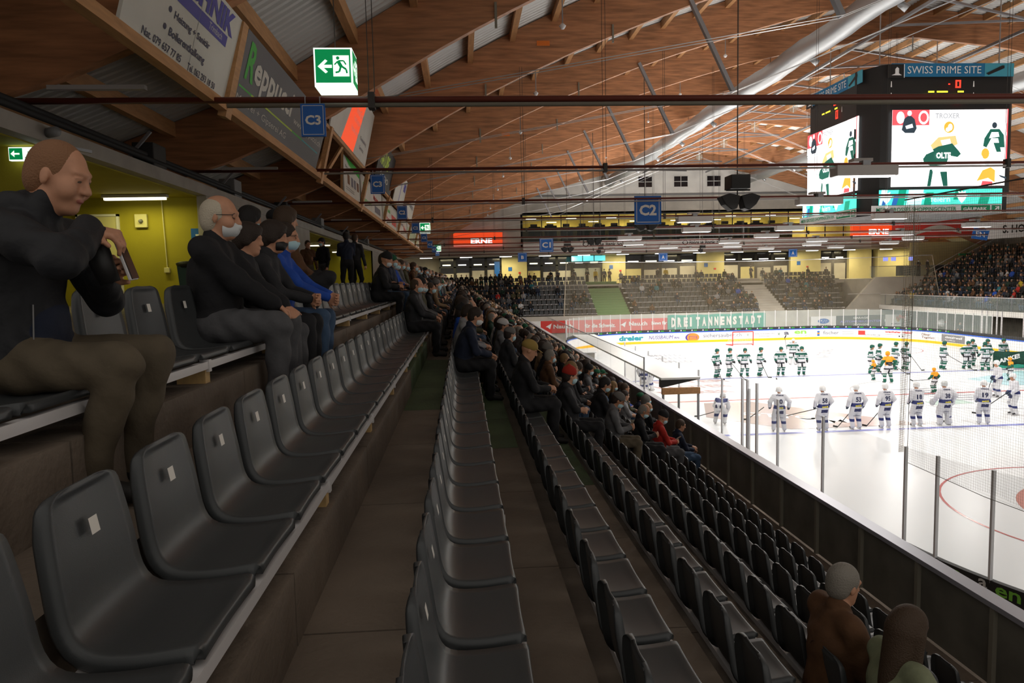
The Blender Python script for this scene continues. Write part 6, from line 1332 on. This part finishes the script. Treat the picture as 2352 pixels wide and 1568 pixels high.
for k, x in enumerate((-2.4, 12.9, 14.5, 15.3, 16.4, 17.1, 4.4, 10.2, 11.1, 22.5, 23.6, 33.9)):
    spectator(('stand', 'standcup', 'standfold')[k % 3], (x, 81.6+(k % 3)*.5, -.75), ('black', 'grey', 'charcoal', 'yellow', 'navy', 'brown', 'black')[k % 7], 'black', (('short', 'cap', 'full')[k % 3], ('brown', 'black', 'dkbrown')[k % 3]), 'person standing on the end concourse, %s along the hall end' % ordinal(k+1), 'people standing on the end concourse', rz=-1.5+.3*sin(k*3))
# ---- the crowd
def crowd():
    R = random.Random(11); spots = []
    taken = {}
    def add(k, y, info=None):
        for yy in taken.setdefault(k, []):
            if abs(yy-y) < .42: return
        taken[k].append(y); spots.append((k, y, info))
    for k, y in (('A', 12.4), ('A', 13.3), ('B', 13.7), ('C', 10.2), ('C', 11.0), ('D', 9.2), ('F', 12.4), ('H', 14.0), ('I', 15.3), ('F', 4.2), ('F', 3.62)): taken.setdefault(k, []).append(y)
    pic = [('E', 13.0, 'brown', ('short', 'grey')), ('E', 11.3, 'black', ('long', 'blond')), ('F', 14.9, 'black', ('long', 'brown')), ('E', 10.1, 'charcoal', ('beanie', 'red')), ('G', 18.2, 'black', ('short', 'grey')), ('G', 12.43, 'black', ('fringe', 'grey')), ('F', 10.97, 'grey', ('cap', 'grey')),
           ('H', 16.86, 'lightgrey', ('short', 'dkbrown')), ('I', 18.76, 'charcoal', ('hood', 'grey')), ('I', 20.3, 'blue', ('short', 'dkbrown')), ('I', 17.8, 'black', ('fringe', 'blond')), ('D', 12.2, 'charcoal', ('cap', 'grey')), ('D', 13.6, 'grey', ('cap', 'white')), ('G', 23, 'olive', ('short', 'blond')), ('B', 15.2, 'black', ('full', 'dkbrown')), ('B', 16.6, 'charcoal', ('fringe', 'blond')), ('I', 21.9, 'charcoal', ('beanie', 'navy'))]
    for k, y, j, h in pic: add(k, y, (j, h))
    start = dict(B=14.9, A=14.2, C=11.6, D=12.6, E=13.4, F=15.3, G=17.6, H=17.4, I=19.4)
    for k in RN:
        y = start[k]
        while y < 66:
            if R.random() < (.8 if k != 'I' else .55): add(k, y+R.uniform(-.06, .06))
            y += .5
    spots.sort(key=lambda a: a[1]); cols = ['black']*9+['charcoal']*5+['navy']*4+['darkgreen']*3+['grey']*3+['brown']*2+['olive']*2+['lightgrey', 'red', 'blue', 'tan', 'white', 'sage', 'teal']
    hairs = [('short', 'dkbrown')]*6+[('short', 'brown')]*4+[('short', 'grey')]*3+[('fringe', 'grey')]*2+[('full', 'dkbrown')]*3+[('full', 'brown')]*2+[('long', 'blond')]*2+[('long', 'brown')]*2+[('beanie', 'black')]*2+[('cap', 'black')]*2+[('cap', 'white'), ('beanie', 'green'), ('cap', 'green'), ('beanie', 'grey'), ('short', 'blond'), ('fringe', 'white')]
    rt = dict(B='upper row', A='row left of the bare aisle', C='central row', D='second row below the aisle', E='third row below the aisle', F='fourth row below the aisle', G='fifth row below the aisle', H='row next to lowest', I='lowest row')
    cnt = {}; ind = spots[:262]; rest = spots[262:]
    for k, y, info in ind:
        x, z = ROWS[k]; cnt[k] = cnt.get(k, 0)+1
        j, h = info or (R.choice(cols), R.choice(hairs)); ps = R.choice(['lap', 'lap', 'phone', 'fwd', 'fold', 'look', 'big'])
        lb = '%s spectator, %s, %s in the crowded part of the %s' % (CN.get(j, j)+' clad', HN[h[0]] % {'dkbrown': 'dark'}.get(h[1], h[1]), ordinal(cnt[k]), rt[k])
        spectator(ps, (x-.25, y, z), j, R.choice(['black', 'black', 'jeans', 'grey', 'khaki']), h, ' '.join(lb.split()[:16]), 'spectators in the '+rt[k], R.random() < .85, R.uniform(-.2, .25), R.randrange(3), s=R.uniform(.93, 1.04))
    # far crowd: one object
    base = {}
    for ps in ('lap', 'fwd', 'phone'):
        P, Hm = body(POSE[ps]); P += [ell(np.array(Hm.translation)+(-.02, 0, .04), (.102, .086, .1), X4, .01), ell(np.array(Hm.translation)+(.045, 0, -.055), (.065, .055, .045), X5, .005)]
        me = sdf_mesh(P, .042, 'lowres', MS); n = len(me.vertices); co = np.empty(n*3, np.float32); me.vertices.foreach_get('co', co); F = np.empty(len(me.polygons)*4, np.int32); me.loops.foreach_get('vertex_index', F); mi = np.empty(len(me.polygons), np.int32); me.polygons.foreach_get('material_index', mi)
        base[ps] = (co.reshape(-1, 3), F.reshape(-1, 4), mi); bpy.data.meshes.remove(me)
    mats = [SKINS[0]]+[CLOTH[c] for c in ('black', 'charcoal', 'navy', 'darkgreen', 'grey', 'brown', 'olive', 'lightgrey', 'red', 'blue', 'white', 'yellow', 'teal')]+[PANTS['black'], PANTS['jeans']]+[HAIRC['dkbrown'], HAIRC['grey'], HAIRC['brown'], HAIRC['blond']]+[M['mask_blue'], M['mask_white']]
    wts = [10, 6, 5, 3, 3, 2.5, 2, 1, .35, .4, .4, .25, .5]
    def bulk(name, label, places, cat='crowd'):
        V = []; FF = []; MI = []; off = 0
        for (x, y, z, rz) in places:
            co, F, mi = base[R.choice(('lap', 'fwd', 'phone'))]; c_, s_ = cos(rz), sin(rz); s = R.uniform(.92, 1.04)
            q = np.stack([(co[:, 0]*c_-co[:, 1]*s_)*s+x, (co[:, 0]*s_+co[:, 1]*c_)*s+y, co[:, 2]*s+z], 1); V.append(q); FF.append(F+off); off += len(co)
            lut = np.array([0, 1+R.choices(range(13), wts)[0], 14+R.randrange(2), 1, 16+R.randrange(4), 20+R.randrange(2) if R.random() < .8 else 0, 0]); MI.append(lut[mi])
        V = np.concatenate(V).astype(np.float32); FF = np.concatenate(FF).astype(np.int32); MI = np.concatenate(MI).astype(np.int32)
        me = bpy.data.meshes.new(name); me.vertices.add(len(V)); me.vertices.foreach_set('co', V.ravel()); me.loops.add(FF.size); me.loops.foreach_set('vertex_index', FF.ravel()); me.polygons.add(len(FF)); me.polygons.foreach_set('loop_start', np.arange(0, FF.size, 4, dtype=np.int32)); me.update(calc_edges=True)
        for m in mats: me.materials.append(m)
        me.polygons.foreach_set('material_index', MI); me.polygons.foreach_set('use_smooth', np.ones(len(FF), bool)); me.update(); o = link(name, me); tag(o, label, cat); o['kind'] = 'stuff'; return o
    bulk('seated_crowd', 'distant part of the crowd on the near stand, masked people in dark clothes', [(ROWS[k][0]-.25, y, ROWS[k][1], R.uniform(-.25, .25)) for k, y, i in rest])
    pl = []
    for k, (y, z) in enumerate(ER):
        x = -5.5
        while x < 43-.35*(8-k):
            d = .85 if x < 5.5+.45*k else (.25 if x < 7.2+.4*k else (.03 if x < 13.5 else (.0 if x < 17.8 else (.35 if x < 22 and k < 2 else (.22 if x < 24.5 else (.62 if 26 < x < 31.4 else (.0 if x < 34.6 else .42)))))))
            if 10.2 < x < 13.6 and k in (0, 2, 3): d = .35
            if R.random() < d: pl.append((x, y+.25, z+.47, -pi/2+R.uniform(-.3, .3)))
            x += .55
    bulk('seated_crowd', 'spectators scattered over the end stand behind the nets', pl)
    pl = []
    for k in range(12):
        y = 42.
        while y < 74:
            if R.random() < .8: pl.append((46.4+.82*k, y, -3.05+.43*k, pi+R.uniform(-.3, .3)))
            y += .55
    for y in (64, 62.8, 58.5, 57.8, 55, 53.5): pl.append((45.4, y, -3.1, pi))
    bulk('seated_crowd', 'dense crowd on the right hand stand behind the string net', pl)
crowd()

# ================================================================ HOCKEY PLAYERS
from mathutils.bvhtree import BVHTree
TEAM = {}
TEAM['white'] = [SKINS[0], mat('jersey_white', (.62, .62, .66), .7, bump=.2, bscale=14), mat('pants_navy', (.02, .025, .09), .6), mat('skate_black', (.015, .015, .02), .4), mat('glove_navy', (.015, .03, .06), .6), mat('stripe_navy', (.02, .03, .14), .6), mat('sock_white', (.62, .62, .64), .7), mat('panel_white', (.6, .6, .62), .6)]
TEAM['green'] = [SKINS[0], mat('jersey_green', (.005, .085, .06), .7, bump=.2, bscale=14), mat('pants_black', (.012, .014, .02), .6), TEAM['white'][3], mat('glove_black', (.012, .014, .016), .6), TEAM['white'][1], mat('sock_green', (.005, .10, .06), .7), TEAM['white'][7]]
TEAM['orange'] = [SKINS[0], mat('jersey_orange', (.85, .33, .01), .6), TEAM['green'][2], TEAM['white'][3], TEAM['green'][4], TEAM['white'][1], TEAM['green'][6], TEAM['white'][7]]
def paint_white(c, l):
    z = c[:, 2]; out = l.copy()
    j = (l == JK) | ((l == TR) & (z > .88)); out[j] = 1; out[j & (z > .95) & (z < 1.09) & (np.abs(c[:, 1]) < .27)] = 5
    t = (l == TR) & ~j; out[t & (z > .80)] = 2; out[t & (z < .56)] = 6; out[t & (z > .56) & (np.abs(c[:, 1]) > .14)] = 7; out[t & (z > .58) & (z < .74)] = 7; out[t & (z > .32) & (z < .43)] = 5; return out
def paint_green(c, l):
    z = c[:, 2]; out = l.copy(); j = (l == JK) | ((l == TR) & (z > .88)); out[j] = 1
    out[j & (z > 1.44) & (z < 1.53)] = 5; out[j & (z > 1.12) & (z < 1.19) ] = 5; out[j & (z > .88) & (z < 1.05) & (np.abs(c[:, 1]) < .27)] = 5; out[j & (z > 1.2) & (z < 1.30) & (np.abs(c[:, 1]) > .19)] = 5
    t = (l == TR) & ~j; out[t & (z < .56)] = 6; out[t & (z > .58) & (z < .80) & (np.abs(c[:, 1]) > .05)] = 7; out[t & (z > .27) & (z < .36)] = 5; out[t & (z > .46) & (z < .5)] = 5; return out
def paint_orange(c, l):
    z = c[:, 2]; out = paint_green(c, l); j = l == JK; out[j] = 1; out[j & (z < 1.02)] = 5; out[j & (z > 1.02) & (z < 1.24) & (np.abs(c[:, 1]) < .19)] = 2; out[j & (z < 1.35) & (np.abs(c[:, 1]) > .21)] = 6; return out
PB = dict(hip=(0, 0, .97), lean=.1, bulk=1.22, coat=1, hs=1.08, glove=X4, arm=(.078, .07, .062), leg=(.12, .10, .085, .07), footL=(.0, .16, .13), footR=(.02, -.15, .13), kneeL=(1, .15, 0), kneeR=(1, -.15, 0), collar=0, hpitch=.15, poleL=(-1, .7, 0), poleR=(-1, -.7, 0))
PP = dict(back=dict(PB, handL=(.12, .30, 1.0), handR=(.14, -.28, 1.0)), wide=dict(PB, handL=(.2, .34, 1.02), handR=(.1, -.38, 1.03), footL=(0, .22, .13), footR=(0, -.2, .13), lean=.16),
          rest=dict(PB, handL=(.26, .22, 1.0), handR=(.26, -.06, 1.02), lean=.14), skirt=dict(PB, handL=(.08, .33, .98), handR=(.08, -.33, .98), lean=.04, hyaw=.2),
          crouch=dict(PB, hip=(-.1, 0, .78), lean=1.05, bend=.1, handL=(.42, .2, .55), handR=(.42, -.22, .55), hpitch=.6, footL=(.0, .2, .13), footR=(.0, -.2, .13)),
          kid=dict(PB, handL=(.3, .2, 1.05), handR=(.1, -.3, 1.0), lean=.1))
pads = lambda: sum([[cone((.07, y, .12), (.09, y, .72), .12, .13, X5 if 0 else 7, .02), ell((.1, y, .45), (.07, .13, .08), 7, .02)] for y in (-.17, .17)], [])
PP['goalie'] = dict(PP['wide'], bulk=1.42, lean=.12, extra=pads()+[ell((.22, .42, .95), (.08, .13, .16), 7, .02), ell((.2, -.42, .95), (.05, .14, .19), 7, .02)])
PMESH = {}
def player_mesh(pose, team):
    k = (pose, team)
    if k not in PMESH:
        P, Hm = body(PP[pose]); P = [p if not (p[5] == 7) else p for p in P]
        pt = {'white': paint_white, 'green': paint_green, 'orange': paint_orange}[team]
        def paint(c, l): o = pt(c, l); o[l == 7] = 7; return o
        me = sdf_mesh(P, .018, 'hockey_player', TEAM[team], paint=paint)
        co = np.empty(len(me.vertices)*3, np.float32); me.vertices.foreach_get('co', co); f = np.empty(len(me.polygons)*4, np.int32); me.loops.foreach_get('vertex_index', f)
        PMESH[k] = (me, Hm, BVHTree.FromPolygons([tuple(map(float, v)) for v in co.reshape(-1, 3)], [tuple(map(int, v)) for v in f.reshape(-1, 4)]))
    return PMESH[k]
BL = MB(); BL.box(-.12, .22, -.006, .006, 0, .03); BL.box(-.1, -.07, -.01, .01, .02, .06); BL.box(.13, .16, -.01, .01, .02, .06)
blade_me = None
def decal(o, bvh, s, zc, h, w, m, side=-1, bold=.03, yc=0.):
    vs, fs, asp = text_verts(s, bold); out = []
    for x, y in vs:
        yy = (w/2-x*w)*(1 if side < 0 else -1)+yc; zz = zc-h/2+y*h
        hit = bvh.ray_cast(Vector((side*2, yy, zz)), Vector((-side, 0, 0))); xx = hit[0].x if hit[0] else side*.2; out.append((xx+side*.006, yy, zz))
    b = MB(); b.add(out, fs); c = b.build('lettering', m, None); c.parent = o; return c
KY = mat('print_yellow', (.8, .7, .05), .5); KN = mat('print_navy', (.015, .02, .07), .5)
def player(pose, team, x, y, rz, label, num=None, cap=None, stick=None, s=1., hel='helmet', group=None, sponsor=True, hcol=None):
    global blade_me
    me, Hm, bvh = player_mesh(pose, team); o = bpy.data.objects.new('hockey_player', me); C.objects.link(o); o.location = (x, y, ICE); o.rotation_euler = (0, 0, rz); o.scale = (s, s, s)
    tag(o, label, 'person', group)
    add_wear(o, Hm, 'helmet', hcol or (M['white'] if team == 'white' else TEAM['green'][1] if team == 'green' else TEAM['orange'][1]))
    for f in ('footL', 'footR'):
        p = PP[pose][f]; b = BL.build('skate_blade', 'rail', None) if blade_me is None else bpy.data.objects.new('skate_blade', blade_me)
        if blade_me is None: blade_me = b.data
        else: C.objects.link(b)
        b.parent = o; b.location = (p[0], p[1], .0)
    if team == 'white' and num:
        decal(o, bvh, 'viteos', 1.50, .075, .30, KN); decal(o, bvh, num, 1.25, .20, .22, KN, bold=.04); decal(o, bvh, 'onoLUX', 1.0, .075, .26, KY, bold=.04)
        if cap: decal(o, bvh, cap, 1.41, .05, .22, KN)
    if team == 'green':
        if num: decal(o, bvh, num, 1.26, .2, .22, TEAM['white'][1], bold=.05)
        else: decal(o, bvh, 'EHCO', 1.26, .11, .24, TEAM['white'][1], side=1, bold=.05)
    if team == 'orange': decal(o, bvh, 'Top', 1.0 if 0 else 1.12, .12, .2, 'mid')
    if stick:
        a, b_, bl = stick; t = thing('hockey_stick', 'hockey stick of the '+label.replace('hockey ', ''), 'hockey stick', (x, y, ICE), 0)
        t['label'] = ' '.join(t['label'].split()[:16]); a = Vector(a); b_ = Vector(b_); t.rotation_euler = (0, 0, rz)
        m = MB(); m.bar(a, b_, .02, .03); q = m.build('shaft', 'black', None); q.parent = t; q.scale = (s, s, s)
        m = MB(); d = Vector(bl); m.bar(b_, b_+d, .015, .07); q = m.build('blade', 'black', None); q.parent = t; q.scale = (s, s, s)
    return o
F = pi/2
sk = ((.16, -.3, 1.05), (.75, -.62, .06), (.22, .05, 0))
for (x, n, cp, ps, st, dy, rz, w) in ((12.75, '10', None, 'wide', ((.3, .55, .95), (.25, 1.2, .45), (.0, .22, -.02)), .1, -.25, 'third from left'), (14.55, '58', None, 'back', ((.1, .2, .9), (.15, 1.55, .62), (.05, .18, .12)), 0, 0, 'bending a little'), (15.95, '53', None, 'skirt', ((.2, .05, .8), (.35, .6, .05), (.0, .2, .05)), 0, 0, ''), (17.2, '95', 'SALSTRÖM', 'back', ((.2, .05, .8), (.35, .6, .05), (0, .2, .05)), 0, 0, ''), (18.62, '18', None, 'rest', None, .1, 0, ''), (21.42, '19', None, 'rest', None, 0, -.35, '')):
    player(ps, 'white', x, 27.95+dy, F+rz, '%s white player from the left on near blue line, number %s, back turned' % ({'10': 'first', '58': 'second', '53': 'third', '95': 'fourth', '18': 'fifth', '19': 'seventh'}[n], n), n, cp, st)
player('goalie', 'white', 19.85, 28.1, F, 'white goalkeeper number 38 with big leg pads on the near blue line', '38', None, ((.3, -.5, 1.3), (.35, -.5, .08), (.05, .35, 0)), hcol=MW)
player('crouch', 'white', 10.95, 29.9, F-.6, 'white hockey player crouching at the left behind the glass', None, None, ((.35, .2, .5), (-.1, .9, .3), (-.1, .15, 0)))
for i, (x, y, rz, ps) in enumerate(((15.72, 43.6, -.9, 'skirt'), (16.6, 43.9, -.8, 'rest'), (17.55, 43.7, -1.5, 'wide'), (18.55, 43.8, -.7, 'rest'), (19.9, 43.7, -1.6, 'skirt'), (21.2, 43.6, -1.7, 'skirt'), (25.5, 43.3, -.6, 'rest'), (26.4, 43.9, -.4, 'back'), (27.9, 44.6, .0, 'rest'), (28.5, 44.4, .0, 'back'), (30.9, 44.2, -.1, 'rest'), (32.4, 44.0, -1.5, 'wide'))):
    player(ps, 'green', x, y, rz, 'hockey player in green and white, %s from the left on the far blue line' % ordinal(i+1), None, None, [sk, ((.2, -.1, 1.), (1.5, -.9, .05), (.2, 0, 0)), None][i % 3], group='green team on the far blue line')
player('goalie', 'green', 23.2, 49.0, -1.7, 'green goalkeeper with white mask standing between goal and green line', None, None, ((.2, -.45, 1.0), (.1, -.6, 1.9), (0, .1, .2)), hcol=MW)
player('wide', 'green', 32.9, 42.9, F, 'hockey player in green number 93 holding the green banner, back turned', '93')
for i, (x, y, rz) in enumerate(((33.6, 45.2, -1.6), (34.4, 44.9, -1.5), (35.6, 45.0, -1.6), (37.3, 44.4, -1.9))):
    player('rest', 'green', x, y, rz, 'hockey player in green behind the green banner, %s from the left' % ordinal(i+1), group='players behind the green banner')
player('wide', 'orange', 24.35, 39.4, F, 'top scorer in orange yellow jersey and orange helmet, back turned', None, None, ((.2, -.1, .9), (.9, -.8, .05), (.2, 0, 0)))
player('kid', 'orange', 24.2, 40.6, 2.2, 'small child skater in orange between the green players', None, None, s=.66)
player('kid', 'orange', 24.6, 35.7, 1.9, 'child skater in yellow top and dark trousers skating near the centre', None, None, ((.2, .3, 1.), (.3, 1.9, 1.0), (.05, .2, .1)), s=.72)
player('kid', 'orange', 31.2, 38.7, 2.9, 'child skater in orange helmet at the right frame edge', None, None, s=.74)
player('rest', 'white', 26.7, 33.9, 2.9, 'upper white player facing left at the right edge', None, None, ((.3, .0, 1.), (.5, -.1, .1), (.1, .2, 0)))
player('rest', 'white', 24.1, 29.6, 2.9, 'lower white player facing left at the right edge', None, None, ((.3, .0, 1.), (1.6, .2, .1), (.2, 0, .03)))
player('back', 'white', 34.2, 38.2, -1.8, 'white dressed official near the child at the right edge', None, None)
player('back', 'white', 9.95, 38.9, 1.2, 'white substitute standing by the near bench gate, left one', None, None)
player('back', 'white', 10.6, 39.6, 2.6, 'white substitute standing by the near bench gate, right one', None, None)
def green_banner():
    m = MB(); n = 24; vs = []
    for i in range(n+1):
        q = i/n; x = 33.6+3.6*q; vs += [(x, 43.2+.08*sin(q*17), ICE+.12+.06*sin(q*9)), (x, 43.25+.12*sin(q*12), ICE+1.22-.08*sin(q*pi))]
    t = thing('flag_banner', 'dark green banner with white thank-you word held by players on the ice', 'banner', (35.4, 43.2, ICE))
    m.add(vs, [(2*i, 2*i+2, 2*i+3, 2*i+1) for i in range(n)]); m.build('cloth', mat('flag_green', (.008, .06, .04), .7), t, True)
    text('DANKE!', (33.55, 43.02, ICE+.35), (1, 0, .24), (-.15, 0, 1), .30, 'white', t, w=1.75, bold=.05)
    m = MB(); vs = []
    for i in range(n+1): q = i/n; x = 33.7+3.45*q; vs += [(x, 43.06, ICE+.12), (x, 43.06, ICE+.28+.25*q*q+.04*sin(q*20))]
    m.add(vs, [(2*i, 2*i+2, 2*i+3, 2*i+1) for i in range(n)]); m.build('print', 'banner', t)
green_banner()
